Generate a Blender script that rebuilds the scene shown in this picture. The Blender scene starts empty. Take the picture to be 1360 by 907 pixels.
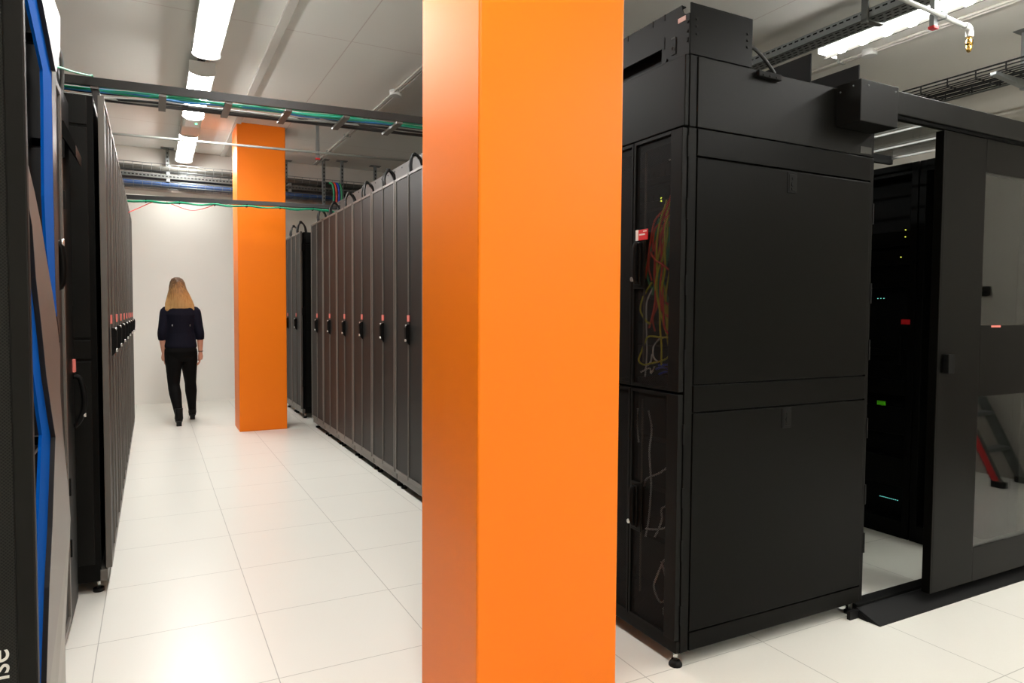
import bpy, bmesh, math, random
from mathutils import Vector, Matrix, noise
random.seed(7)
SC = bpy.context.scene
COL = SC.collection
PI = math.pi

# ------------------------------------------------------------------ materials
def lin(c):
    c /= 255.0
    return c / 12.92 if c <= 0.04045 else ((c + 0.055) / 1.055) ** 2.4
def rgb(r, g, b): return (lin(r), lin(g), lin(b), 1.0)

def nodes(name):
    m = bpy.data.materials.new(name); m.use_nodes = True
    nt = m.node_tree
    return m, nt, nt.nodes['Principled BSDF'], nt.nodes['Material Output']

def mat(name, col, rough=0.5, metal=0.0, spec=0.5, var=0.06, scale=9.0, bump=0.0, bscale=200.0, coat=0.0):
    m, nt, p, out = nodes(name)
    tc = nt.nodes.new('ShaderNodeTexCoord')
    nz = nt.nodes.new('ShaderNodeTexNoise'); nz.inputs['Scale'].default_value = scale; nz.inputs['Detail'].default_value = 3
    nt.links.new(tc.outputs['Object'], nz.inputs['Vector'])
    mx = nt.nodes.new('ShaderNodeMix'); mx.data_type = 'RGBA'
    nt.links.new(nz.outputs['Fac'], mx.inputs['Factor'])
    mx.inputs['A'].default_value = tuple(max(0, c * (1 - var)) for c in col[:3]) + (1,)
    mx.inputs['B'].default_value = tuple(min(1, c * (1 + var)) for c in col[:3]) + (1,)
    nt.links.new(mx.outputs['Result'], p.inputs['Base Color'])
    p.inputs['Roughness'].default_value = rough
    p.inputs['Metallic'].default_value = metal
    p.inputs['Specular IOR Level'].default_value = spec
    if coat: p.inputs['Coat Weight'].default_value = coat
    if bump:
        n2 = nt.nodes.new('ShaderNodeTexNoise'); n2.inputs['Scale'].default_value = bscale
        nt.links.new(tc.outputs['Object'], n2.inputs['Vector'])
        b = nt.nodes.new('ShaderNodeBump'); b.inputs['Strength'].default_value = bump; b.inputs['Distance'].default_value = 0.002
        nt.links.new(n2.outputs['Fac'], b.inputs['Height']); nt.links.new(b.outputs['Normal'], p.inputs['Normal'])
    return m

def emit(name, col, strength):
    m, nt, p, out = nodes(name)
    e = nt.nodes.new('ShaderNodeEmission'); e.inputs['Color'].default_value = col; e.inputs['Strength'].default_value = strength
    nt.links.new(e.outputs[0], out.inputs['Surface'])
    return m

def math_node(nt, op, a, b=None):
    n = nt.nodes.new('ShaderNodeMath'); n.operation = op
    for i, v in enumerate((a, b)):
        if v is None: continue
        if isinstance(v, (int, float)): n.inputs[i].default_value = v
        else: nt.links.new(v, n.inputs[i])
    return n.outputs[0]

def grid_lines(nt, coord, period, offset, width):
    # 1 on a joint line, 0 elsewhere
    s = math_node(nt, 'SUBTRACT', coord, offset)
    s = math_node(nt, 'DIVIDE', s, period)
    f = math_node(nt, 'FRACT', math_node(nt, 'ADD', s, 100.5))
    d = math_node(nt, 'ABSOLUTE', math_node(nt, 'SUBTRACT', f, 0.5))
    return math_node(nt, 'LESS_THAN', d, width / period / 2)

def tiled(name, base, line, px, ox, py, oy, width, rough, var, nscale, speck=0.0, lmix=1.0):
    m, nt, p, out = nodes(name)
    tc = nt.nodes.new('ShaderNodeTexCoord'); sep = nt.nodes.new('ShaderNodeSeparateXYZ')
    nt.links.new(tc.outputs['Object'], sep.inputs[0])
    l = math_node(nt, 'MAXIMUM', grid_lines(nt, sep.outputs['X'], px, ox, width), grid_lines(nt, sep.outputs['Y'], py, oy, width))
    nz = nt.nodes.new('ShaderNodeTexNoise'); nz.inputs['Scale'].default_value = nscale; nz.inputs['Detail'].default_value = 4
    nt.links.new(tc.outputs['Object'], nz.inputs['Vector'])
    mx = nt.nodes.new('ShaderNodeMix'); mx.data_type = 'RGBA'
    nt.links.new(nz.outputs['Fac'], mx.inputs['Factor'])
    mx.inputs['A'].default_value = tuple(c * (1 - var) for c in base[:3]) + (1,)
    mx.inputs['B'].default_value = tuple(min(1, c * (1 + var)) for c in base[:3]) + (1,)
    res = mx.outputs['Result']
    if speck:
        n3 = nt.nodes.new('ShaderNodeTexNoise'); n3.inputs['Scale'].default_value = 260
        nt.links.new(tc.outputs['Object'], n3.inputs['Vector'])
        k = math_node(nt, 'MULTIPLY', math_node(nt, 'GREATER_THAN', n3.outputs['Fac'], 0.66), speck)
        m3 = nt.nodes.new('ShaderNodeMix'); m3.data_type = 'RGBA'
        nt.links.new(k, m3.inputs['Factor']); nt.links.new(res, m3.inputs['A']); m3.inputs['B'].default_value = line
        res = m3.outputs['Result']
    m2 = nt.nodes.new('ShaderNodeMix'); m2.data_type = 'RGBA'
    nt.links.new(math_node(nt, 'MULTIPLY', l, lmix), m2.inputs['Factor']); nt.links.new(res, m2.inputs['A'])
    m2.inputs['B'].default_value = line
    nt.links.new(m2.outputs['Result'], p.inputs['Base Color'])
    p.inputs['Roughness'].default_value = rough
    return m

def perforated(name, col, pitch=0.007, hole=0.36, rough=0.5):
    m, nt, p, out = nodes(name)
    p.inputs['Base Color'].default_value = col; p.inputs['Roughness'].default_value = rough; p.inputs['Specular IOR Level'].default_value = .15
    tc = nt.nodes.new('ShaderNodeTexCoord'); sep = nt.nodes.new('ShaderNodeSeparateXYZ')
    nt.links.new(tc.outputs['Object'], sep.inputs[0])
    y, z = sep.outputs['Y'], sep.outputs['Z']
    u = math_node(nt, 'FRACT', math_node(nt, 'ADD', math_node(nt, 'DIVIDE', math_node(nt, 'ADD', y, z), pitch), 1000.0))
    v = math_node(nt, 'FRACT', math_node(nt, 'ADD', math_node(nt, 'DIVIDE', math_node(nt, 'SUBTRACT', y, z), pitch), 1000.0))
    du = math_node(nt, 'SUBTRACT', u, 0.5); dv = math_node(nt, 'SUBTRACT', v, 0.5)
    d = math_node(nt, 'ADD', math_node(nt, 'MULTIPLY', du, du), math_node(nt, 'MULTIPLY', dv, dv))
    h = math_node(nt, 'LESS_THAN', d, hole * hole)
    tr = nt.nodes.new('ShaderNodeBsdfTransparent'); ms = nt.nodes.new('ShaderNodeMixShader')
    nt.links.new(h, ms.inputs[0]); nt.links.new(p.outputs[0], ms.inputs[1]); nt.links.new(tr.outputs[0], ms.inputs[2])
    nt.links.new(ms.outputs[0], out.inputs['Surface'])
    return m

def dotted(name, col, dark, pitch=0.009, rough=0.5, ax='Y', spec=.2):
    # opaque perforated sheet seen from afar: fine dark holes in a grey sheet
    m, nt, p, out = nodes(name); p.inputs['Specular IOR Level'].default_value = spec
    tc = nt.nodes.new('ShaderNodeTexCoord'); sep = nt.nodes.new('ShaderNodeSeparateXYZ')
    nt.links.new(tc.outputs['Object'], sep.inputs[0])
    y, z = sep.outputs[ax], sep.outputs['Z']
    u = math_node(nt, 'FRACT', math_node(nt, 'ADD', math_node(nt, 'DIVIDE', math_node(nt, 'ADD', y, z), pitch), 1000.0))
    v = math_node(nt, 'FRACT', math_node(nt, 'ADD', math_node(nt, 'DIVIDE', math_node(nt, 'SUBTRACT', y, z), pitch), 1000.0))
    du = math_node(nt, 'SUBTRACT', u, 0.5); dv = math_node(nt, 'SUBTRACT', v, 0.5)
    d = math_node(nt, 'ADD', math_node(nt, 'MULTIPLY', du, du), math_node(nt, 'MULTIPLY', dv, dv))
    h = math_node(nt, 'LESS_THAN', d, 0.13)
    mx = nt.nodes.new('ShaderNodeMix'); mx.data_type = 'RGBA'
    nt.links.new(h, mx.inputs['Factor']); mx.inputs['A'].default_value = col; mx.inputs['B'].default_value = dark
    nt.links.new(mx.outputs['Result'], p.inputs['Base Color'])
    p.inputs['Roughness'].default_value = rough
    return m

def glassy(name, tint, ior=1.6):
    # thin clear sheet: most light passes straight through, the rest is mirrored by the Fresnel law
    m, nt, p, out = nodes(name)
    tr = nt.nodes.new('ShaderNodeBsdfTransparent'); tr.inputs[0].default_value = tint
    gl = nt.nodes.new('ShaderNodeBsdfGlossy'); gl.inputs['Roughness'].default_value = 0.0
    lw = nt.nodes.new('ShaderNodeLayerWeight'); lw.inputs['Blend'].default_value = 0.5
    f0 = ((ior - 1) / (ior + 1)) ** 2
    fr = math_node(nt, 'ADD', math_node(nt, 'MULTIPLY', math_node(nt, 'POWER', lw.outputs['Facing'], 5.0), 1 - f0), f0)
    ms = nt.nodes.new('ShaderNodeMixShader')
    nt.links.new(fr, ms.inputs[0]); nt.links.new(tr.outputs[0], ms.inputs[1]); nt.links.new(gl.outputs[0], ms.inputs[2])
    nt.links.new(ms.outputs[0], out.inputs['Surface'])
    return m

K = {}
K['orange'] = mat('orange_paint', (0.90, 0.19, 0.0, 1), 0.42, var=0.015, scale=3, spec=0.30)
K['floor'] = tiled('floor_tiles', (0.76, 0.75, 0.69, 1), (0.42, 0.41, 0.37, 1), 0.606, 0.395, 0.605, 3.19, 0.0035, 0.30, 0.02, 2.0, speck=0.12)
K['ceiling'] = tiled('ceiling_boards', (0.83, 0.815, 0.765, 1), (0.42, 0.28, 0.25, 1), 2.40, 1.385, 3.30, 5.33, 0.008, 0.75, 0.03, 1.2, lmix=0.4)
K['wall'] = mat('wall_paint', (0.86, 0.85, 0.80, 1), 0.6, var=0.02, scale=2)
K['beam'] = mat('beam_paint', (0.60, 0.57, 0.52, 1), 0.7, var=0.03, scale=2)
K['black'] = mat('black_powder_coat', (0.0028, 0.0027, 0.0022, 1), 0.42, spec=.09, var=0.08, scale=4, bump=0.03, bscale=900)
K['panel'] = mat('black_side_panel', (0.0022, 0.0021, 0.0016, 1), 0.36, spec=.075, var=0.10, scale=3, bump=0.02, bscale=900)
K['cap'] = mat('charcoal_sheet', (0.0052, 0.0052, 0.0045, 1), 0.42, spec=.10, var=0.06, scale=4)
K['grey'] = mat('charcoal_door_frame', (0.105, 0.096, 0.084, 1), 0.36, spec=.4, var=0.06, scale=5)
K['mesh'] = dotted('perforated_door_sheet', (0.019, 0.0175, 0.0155, 1), (0.004, 0.0037, 0.0033, 1))
K['perf'] = perforated('open_perforated_sheet', (0.009, 0.0085, 0.0075, 1), hole=.45)
K['doordots'] = dotted('near_perforated_sheet', (0.017, 0.016, 0.0135, 1), (0.002, 0.002, 0.002, 1), .0062, ax='X')
K['darker'] = mat('matt_black', (0.0035, 0.0035, 0.0032, 1), 0.6, spec=.12, var=0.1)
K['recess'] = mat('dull_black_recess', (0.003, 0.003, 0.003, 1), 0.95, spec=0.02, var=.1)
K['rowpanel'] = mat('row_side_panel', (0.0055, 0.0054, 0.0046, 1), 0.38, spec=.14, var=.08, scale=3)
K['rubber'] = mat('black_rubber', (0.0055, 0.0055, 0.0055, 1), 0.6, spec=.2, var=0.1)
K['chrome'] = mat('bright_zinc', (0.62, 0.62, 0.60, 1), 0.28, metal=1.0, var=0.05)
K['galv'] = mat('galvanised_steel', (0.20, 0.215, 0.215, 1), 0.45, metal=0.6, var=0.15, scale=40)
K['galvdark'] = mat('dull_galvanised_steel', (0.10, 0.105, 0.10, 1), 0.5, metal=0.5, var=0.15, scale=40)
K['tray'] = mat('black_tray_steel', (0.022, 0.0215, 0.021, 1), 0.36, spec=.3, var=0.08)
K['white'] = mat('white_enamel', (0.74, 0.74, 0.71, 1), 0.35, var=0.02)
K['pipe'] = mat('grey_white_pipe', (0.42, 0.43, 0.40, 1), 0.35, var=0.03)
K['brass'] = mat('polished_brass', (0.72, 0.45, 0.12, 1), 0.22, metal=1.0, var=0.05)
K['red'] = mat('red_plastic', rgb(196, 30, 34), 0.4, var=0.05)
K['lag'] = mat('lagging', (0.085, 0.083, 0.072, 1), .7, spec=.2)
K['pale'] = mat('pale_sticker', rgb(190, 165, 160), .6)
K['pink'] = mat('pink_sticker', rgb(222, 120, 110), 0.5, var=0.05)
K['label'] = mat('white_label', rgb(220, 216, 208), 0.5, var=0.03)
K['greylabel'] = mat('grey_label', rgb(58, 58, 54), 0.5, var=0.1, scale=60, spec=.2)
K['greenlabel'] = mat('green_label', rgb(90, 215, 20), 0.5, var=0.05)
K['blue'] = mat('cobalt_blue_trim', rgb(0, 72, 152), 0.85, spec=.04, var=0.04)
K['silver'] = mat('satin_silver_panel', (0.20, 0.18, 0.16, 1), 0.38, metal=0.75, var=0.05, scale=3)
K['silver_lit'] = mat('satin_silver_lit', (0.25, 0.235, 0.20, 1), 0.38, metal=0.75, var=0.05, scale=3)  # lighter copy of the silver: floor light on the lower facet, put into colour
K['edge'] = mat('dark_panel_edge', (0.010, 0.0085, 0.008, 1), 0.4, spec=.2, var=0.05)
K['band'] = mat('charcoal_door_band', (0.0075, 0.007, 0.0058, 1), 0.5, spec=.15, var=0.05)
K['glass'] = glassy('window_glass', (0.86, 0.88, 0.86, 1), 1.5)
K['roofglass'] = glassy('roof_sheet', (0.90, 0.92, 0.92, 1), 1.45)
K['alu'] = mat('aluminium', (0.70, 0.70, 0.68, 1), 0.35, metal=0.9, var=0.04)
K['lamp'] = emit('opal_tube_glow', (1.0, 0.985, 0.95, 1), 25.0)
K['lampfar'] = emit('opal_tube_glow_far', (1.0, 0.985, 0.95, 1), 36.0)
K['rlamp'] = emit('bright_tube_glow', (1.0, 0.985, 0.95, 1), 36.0)
K['green_led'] = emit('green_led', (0.1, 1.0, 0.4, 1), 2.5)
K['teal_led'] = emit('teal_led', (0.25, 1.0, 0.85, 1), .6)
K['red_led'] = emit('red_led', (1.0, 0.10, 0.03, 1), 6.0)
K['yel_led'] = emit('yellow_led', (0.9, 1.0, 0.1, 1), 1.0)
K['sensor'] = mat('grey_green_sensor', rgb(190, 195, 180), 0.3, var=0.05)
CB = {n: mat('cable_' + n, c, 0.45, var=0.05) for n, c in dict(
    green=rgb(20, 160, 115), teal=rgb(70, 200, 175), blue=rgb(50, 125, 190), black=(0.012, 0.012, 0.012, 1), grey=rgb(170, 170, 165),
    red=rgb(235, 60, 45), yellow=rgb(205, 200, 30), darkgreen=rgb(20, 140, 90), white=rgb(215, 212, 205), navy=rgb(25, 70, 200), royal=rgb(48, 80, 130),
    rust=rgb(225, 70, 45)).items()}

# ------------------------------------------------------------------ mesh builder
class MB:
    def __init__(s): s.bm = bmesh.new(); s.smooth = False
    def box(s, x0, x1, y0, y1, z0, z1, bev=0.0):
        b = bmesh.new() if bev else s.bm
        vs = [b.verts.new((x, y, z)) for x in (x0, x1) for y in (y0, y1) for z in (z0, z1)]
        for f in ((0, 1, 3, 2), (4, 6, 7, 5), (0, 4, 5, 1), (2, 3, 7, 6), (0, 2, 6, 4), (1, 5, 7, 3)):
            b.faces.new([vs[i] for i in f])
        if bev:
            bmesh.ops.bevel(b, geom=list(b.edges), offset=bev, segments=2, affect='EDGES', profile=0.5)
            s._merge(b)
        return s
    def _merge(s, b):
        mp = {v: s.bm.verts.new(v.co) for v in b.verts}
        for f in b.faces:
            try:
                n = s.bm.faces.new([mp[v] for v in f.verts]); n.smooth = f.smooth
            except ValueError: pass
        b.free()
    def bar(s, p0, p1, w, h, up=(0, 0, 1)):
        p0, p1 = Vector(p0), Vector(p1); d = (p1 - p0).normalized(); u = Vector(up)
        sd = d.cross(u).normalized(); u = sd.cross(d)
        vs = [s.bm.verts.new(p + sd * a * w / 2 + u * c * h / 2) for p in (p0, p1) for a in (-1, 1) for c in (-1, 1)]
        for f in ((0, 1, 3, 2), (4, 6, 7, 5), (0, 4, 5, 1), (2, 3, 7, 6), (0, 2, 6, 4), (1, 5, 7, 3)):
            s.bm.faces.new([vs[i] for i in f])
        return s
    def tube(s, pts, r, seg=8, sub=0, closed=False):
        pts = [Vector(p) for p in pts]
        rs = list(r) if isinstance(r, (list, tuple)) else [r] * len(pts)
        if sub: pts, rs = catmull(pts, rs, sub, closed)
        n = len(pts); rings = []
        prev = None
        for i, p in enumerate(pts):
            a = pts[i - 1] if (i or closed) else p; b = pts[(i + 1) % n] if (i < n - 1 or closed) else p
            d = (b - a)
            d = d.normalized() if d.length > 1e-9 else Vector((0, 0, 1))
            if prev is None:
                u = Vector((0, 0, 1)) if abs(d.z) < 0.9 else Vector((1, 0, 0))
                u = (u - d * u.dot(d)).normalized()
            else:
                u = prev - d * prev.dot(d)
                u = u.normalized() if u.length > 1e-6 else d.orthogonal().normalized()
            prev = u; v = d.cross(u)
            rings.append([s.bm.verts.new(p + (u * math.cos(t) + v * math.sin(t)) * rs[i]) for t in [2 * PI * k / seg for k in range(seg)]])
        for i in range(n - (0 if closed else 1)):
            A, B = rings[i], rings[(i + 1) % n]
            for k in range(seg):
                f = s.bm.faces.new((A[k], A[(k + 1) % seg], B[(k + 1) % seg], B[k])); f.smooth = True
        if not closed:
            s.bm.faces.new(rings[0][::-1]); s.bm.faces.new(rings[-1])
        return s
    def cyl(s, p0, p1, r, seg=16): return s.tube([p0, p1], r, seg)
    def poly(s, pts, axis, a0, a1):
        def P(q, a):
            return (a, q[0], q[1]) if axis == 0 else ((q[0], a, q[1]) if axis == 1 else (q[0], q[1], a))
        A = [s.bm.verts.new(P(q, a0)) for q in pts]; B = [s.bm.verts.new(P(q, a1)) for q in pts]
        s.bm.faces.new(A); s.bm.faces.new(B[::-1]); n = len(pts)
        for i in range(n): s.bm.faces.new((A[i], B[i], B[(i + 1) % n], A[(i + 1) % n]))
        return s
    def frame_yz(s, x0, x1, y0, y1, z0, z1, w, wt=None, bev=0.0):
        wt = wt or w
        s.box(x0, x1, y0, y0 + w, z0, z1, bev); s.box(x0, x1, y1 - w, y1, z0, z1, bev)
        s.box(x0, x1, y0 + w, y1 - w, z0, z0 + wt, bev); s.box(x0, x1, y0 + w, y1 - w, z1 - wt, z1, bev)
        return s
    def ell(s, c, r, seg=16, rings=10):
        c = Vector(c); top = s.bm.verts.new(c + Vector((0, 0, r[2]))); bot = s.bm.verts.new(c - Vector((0, 0, r[2])))
        R = []
        for i in range(1, rings):
            a = PI * i / rings
            R.append([s.bm.verts.new(c + Vector((r[0] * math.sin(a) * math.cos(t), r[1] * math.sin(a) * math.sin(t), r[2] * math.cos(a)))) for t in [2 * PI * k / seg for k in range(seg)]])
        for k in range(seg):
            j = (k + 1) % seg
            s.bm.faces.new((top, R[0][k], R[0][j])).smooth = True
            s.bm.faces.new((bot, R[-1][j], R[-1][k])).smooth = True
            for i in range(len(R) - 1):
                s.bm.faces.new((R[i][k], R[i + 1][k], R[i + 1][j], R[i][j])).smooth = True
        return s
    def loft(s, secs, seg=24, ex=2.0):
        # secs: (cx, cy, z, a, b) horizontal elliptical sections
        R = []
        for (cx, cy, z, a, b) in secs:
            ring = []
            for k in range(seg):
                t = 2 * PI * k / seg; c, q = math.cos(t), math.sin(t)
                ring.append(s.bm.verts.new((cx + a * math.copysign(abs(c) ** (2 / ex), c), cy + b * math.copysign(abs(q) ** (2 / ex), q), z)))
            R.append(ring)
        for i in range(len(R) - 1):
            for k in range(seg):
                j = (k + 1) % seg
                s.bm.faces.new((R[i][k], R[i][j], R[i + 1][j], R[i + 1][k])).smooth = True
        s.bm.faces.new(R[0][::-1]); s.bm.faces.new(R[-1])
        return s
    def build(s, name, m, parent=None, normals=True):
        if normals: bmesh.ops.recalc_face_normals(s.bm, faces=s.bm.faces)
        off = Vector((0, 0, 0)); q = parent
        while q is not None: off += q.location; q = q.parent
        if off.length: bmesh.ops.translate(s.bm, verts=s.bm.verts, vec=-off)
        me = bpy.data.meshes.new(name); s.bm.to_mesh(me); s.bm.free()
        me.materials.append(m)
        o = bpy.data.objects.new(name, me); COL.objects.link(o)
        if parent is not None: o.parent = parent
        return o

def catmull(pts, rs, sub, closed=False):
    n = len(pts); P = []; Rr = []
    rng = n if closed else n - 1
    for i in range(rng):
        p1, p2 = pts[i], pts[(i + 1) % n]
        p0 = pts[i - 1] if (i or closed) else p1; p3 = pts[(i + 2) % n] if (i + 2 < n or closed) else p2
        for k in range(sub):
            t = k / sub
            P.append(0.5 * ((2 * p1) + (p2 - p0) * t + (2 * p0 - 5 * p1 + 4 * p2 - p3) * t * t + (3 * p1 - p0 - 3 * p2 + p3) * t ** 3))
            Rr.append(rs[i] * (1 - t) + rs[(i + 1) % n] * t)
    if not closed: P.append(pts[-1]); Rr.append(rs[-1])
    return P, Rr

def tag(o, label, cat, group=None):
    o['label'] = label; o['category'] = cat
    if group: o['group'] = group
    return o
def thing(name, label, cat, loc=(0, 0, 0), group=None):
    o = bpy.data.objects.new(name, None); COL.objects.link(o); o.location = loc; o.empty_display_size = 0.1
    return tag(o, label, cat, group)
def struct(o): o['kind'] = 'structure'; return o
def dup(root, loc, label, rotz=None, group=None):
    r = root.copy(); COL.objects.link(r); r.location = loc
    if rotz is not None: r.rotation_euler = (0, 0, rotz)
    r['label'] = label
    if group: r['group'] = group
    for ch in list(root.children):
        c = ch.copy(); COL.objects.link(c); c.parent = r
        for g in list(ch.children):
            d = g.copy(); COL.objects.link(d); d.parent = c
    return r
ORD = ['first', 'second', 'third', 'fourth', 'fifth', 'sixth', 'seventh', 'eighth', 'ninth']

# ------------------------------------------------------------------ room shell
XL, XR, YF, YB, ZC = -2.6, 6.3, -4.6, 11.18, 3.42
struct(MB().box(XL - .2, XR + .2, YF - .2, YB + .2, -0.12, 0).build('floor', K['floor']))
struct(MB().box(XL - .2, XR + .2, YF - .2, YB + .2, ZC, ZC + .15).build('ceiling', K['ceiling']))
struct(MB().box(XL - .2, XR + .2, YB, YB + .2, 0, ZC).build('wall_back', K['wall']))
struct(MB().box(XL - .2, XR + .2, YF - .2, YF, 0, ZC).build('wall_front', K['wall']))
struct(MB().box(XL - .2, XL, YF, YB, 0, ZC).build('wall_left', K['wall']))
struct(MB().box(XR, XR + .2, YF, YB, 0, ZC).build('wall_right', mat('beige_grey_wall', (.34, .32, .275, 1), .65, var=.03, scale=2)))
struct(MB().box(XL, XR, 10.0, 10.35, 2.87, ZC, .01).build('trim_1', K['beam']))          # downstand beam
struct(MB().box(XL, XR, YB - .012, YB, 0, .05).build('baseboard_back', K['wall']))

# ------------------------------------------------------------------ columns
def column(x0, y0, label):
    o = MB().box(x0, x0 + .512, y0, y0 + .475, 0, ZC, .007).build('column', K['orange'])
    for p in o.data.polygons: p.use_smooth = False
    return tag(o, label, 'column', 'orange columns')
column(.844, 1.825, 'near square column painted bright orange, floor to ceiling, large in front')
column(.848, 8.15, 'far square orange column standing beyond the walking person')

# ------------------------------------------------------------------ row rack (front faces -X, origin at front bottom centre)
RW, RH, RD = 0.612, 2.345, 1.06
def feet(root, xs, ys, m=0):
    for x in xs:
        for y in ys:
            f = MB().cyl((x, y, .012), (x, y, .075), .008, 10).build('levelling_foot', K['chrome'], root)
            MB().cyl((x, y, 0), (x, y, .016), .024, 14).build('foot_pad', K['rubber'], f)
def side_panels(root, xa, xb, y, sgn, zs, m):
    # two seamed sheets per side
    for (z0, z1) in zs:
        MB().box(xa, xb, y - .006 * (sgn < 0), y + .006 * (sgn > 0), z0, z1, .003).build('side_panel', m, root)

def build_rack():
    h = RW / 2
    root = thing('server_rack', 'x', 'server rack')
    b = MB().box(.045, RD, -h + .008, h - .008, .06, RH - .006)
    b.build('cabinet_body', K['black'], root)
    MB().box(.018, .05, -h + .004, h - .004, .06, .115, .003).build('base_bezel', K['grey'], root)
    for s in (-1, 1):
        side_panels(root, .07, RD - .03, s * (h - .008), s, ((.146, 1.109), (1.122, 1.208), (1.221, 2.19), (2.203, RH - .01)), K['rowpanel'])
    for s in (-1, 1):
        y0, y1 = (-h + .006, -.004) if s < 0 else (.004, h - .006)
        d = MB()
        wl, wr = (.020, .006) if s < 0 else (.006, .020)
        d.box(0, .026, y0, y0 + wl, .12, RH, .002); d.box(0, .026, y1 - wr, y1, .12, RH, .002)
        d.box(0, .026, y0 + wl, y1 - wr, .12, .15, .002); d.box(0, .026, y0 + wl, y1 - wr, RH - .02, RH, .002)
        door = d.build('door', K['grey'], root)
        MB().box(.006, .016, y0 + wl, y1 - wr, .15, RH - .02).build('perforated_panel', K['mesh'], door)
        if s < 0:
            g = MB(); g.poly([(.006, 1.262), (-.016, 1.258), (-.026, 1.238), (-.024, 1.165), (-.016, 1.13), (.006, 1.108)], 1, -.022, .008)
            g.build('handle', K['darker'], door)
            MB().cyl((-.028, -.012, 1.145), (-.010, -.012, 1.145), .009, 12).build('lock_barrel', K['chrome'], door)
            MB().cyl((-.024, -.010, 1.254), (-.010, -.010, 1.254), .006, 10).build('release_button', K['chrome'], door)
            st = MB().box(-.004, .004, -.030, .012, 1.280, 1.326, .001).build('sticker', K['pink'], door)
            st['label'] = 'small pink and red sticker above the handle'
    for z in (.4, 1.3, 2.1):
        MB().box(.02, .045, -h + .004, -h + .016, z, z + .09).build('hinge', K['darker'], root)
    feet(root, (.06, RD - .06), (-h + .05, h - .05))
    return root
rack = build_rack()
for k in range(6):
    loc = (1.635, 4.43 + .31 + .62 * k, 0)
    lab = 'tall dark server rack, %s from the near column in the long right-hand row' % ORD[k]
    if k == 0:
        rack.location = loc; rack['label'] = lab; rack['group'] = 'racks in the long row beyond the near column'
    else: dup(rack, loc, lab)
for k in range(2):
    dup(rack, (1.645, 8.84 + .31 + .62 * k, 0), ['tall dark server rack just past the gap in the right-hand row', 'farthest dark server rack, half hidden behind the far orange column'][k], group='racks beyond the gap')
for k in range(8):
    dup(rack, (-.185, 3.75 + .307 + .6135 * k, 0), ('tall dark server rack showing its side panel, nearest of the left-hand row' if k == 0 else
        'tall dark server rack, %s from the near end of the left-hand row' % ORD[k]), PI, 'racks along the left of the aisle')

# rear containment panel above the row and cable loops on the racks
pl = MB(); pl.box(1.83, 1.85, 4.43, 8.15, RH - .003, 2.555)
pb = pl.build('containment_panel', mat('dull_grey_sheet', (0.075, .072, .068, 1), .5)); tag(pb, 'long low greyish panel standing along the top of the right-hand racks', 'panel')
scr = MB()
for k in range(19): scr.cyl((1.826, 4.5 + .19 * k, 2.53), (1.832, 4.5 + .19 * k, 2.53), .006, 8)
scr.build('screws', K['darker'], pb).name = 'screw_row'
pb.children[0]['kind'] = 'stuff'
def loop(x, y, z, s, label):
    m = MB()
    rr = random.Random(int(y * 100))
    for j in range(3):
        a = rr.uniform(-.012, .012); b = rr.uniform(-.03, .03)
        m.tube([(x - .045 + a, y - .03 + b, z - .01), (x - .05 + a, y - .02 + b, z + .06), (x - .015, y + b * .5, z + .135 * s + a), (x + .035, y + .02 - b, z + .115), (x + .06 + a, y + .03, z + .05), (x + .062, y + .03, z - .01)], .0085, 8, 6)
    m.ell((x - .01, y, z + .14 * s), (.020, .016, .014), 10, 6)
    return tag(m.build('cable_loop', CB['black']), label, 'cable', 'black cable loops on the right-hand racks')
for k in range(6):
    loop(1.70, 4.43 + .33 + .62 * k, RH, 1.0, 'black cable loop rising from the top of the %s rack from the near orange column' % ORD[k])
for k in range(2):
    loop(1.72, 8.84 + .30 + .5 * k, RH, 1.1, ['black cable loop on the rack just past the gap', 'farthest black cable loop, beside the far orange column'][k])

# ------------------------------------------------------------------ left foreground: text cabinet, faceted cabinet, two set-back racks
c0 = thing('cabinet', 'black cabinet with open perforated door carrying grey lettering, at the extreme left', 'cabinet', (-.9, 1.7, 0))
MB().box(-1.5, -.86, 1.53, 1.875, .05, 2.30).build('cabinet_body', K['black'], c0)
d0 = MB()
d0.box(-.226, -.195, 1.500, 1.524, .06, 2.28, .003); d0.box(-.86, -.80, 1.500, 1.524, .06, 2.28, .003)
d0.box(-.80, -.226, 1.500, 1.524, .06, .12); d0.box(-.80, -.226, 1.500, 1.524, 2.22, 2.28)
d0 = d0.build('door', K['band'], c0)
MB().box(-.80, -.226, 1.504, 1.512, .12, 2.22).build('perforated_panel', K['doordots'], d0)
feet(c0, (-1.4, -.95), (1.58, 1.82))
cu = bpy.data.curves.new('lettering', 'FONT'); cu.body = 'ise'; cu.size = .054; cu.extrude = .0006; cu.align_x = 'RIGHT'
to = bpy.data.objects.new('tmp', cu); COL.objects.link(to)
bpy.context.view_layer.update()
me = bpy.data.meshes.new_from_object(to.evaluated_get(bpy.context.evaluated_depsgraph_get()))
bpy.data.objects.remove(to)
me.materials.clear(); me.materials.append(K['label'])
tx = bpy.data.objects.new('lettering', me); COL.objects.link(tx); tx.parent = d0
# the word runs up the door: local x -> +Z, local y -> -X, normal -> -Y
Rm = Matrix(((0, -1, 0), (0, 0, -1), (1, 0, 0)))
for v in me.vertices: v.co = Rm @ v.co
tx.location = Vector((-.2385, 1.5025, .737)) - Vector(c0.location)
tx['label'] = 'pale grey lettering running up the door'

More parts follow.
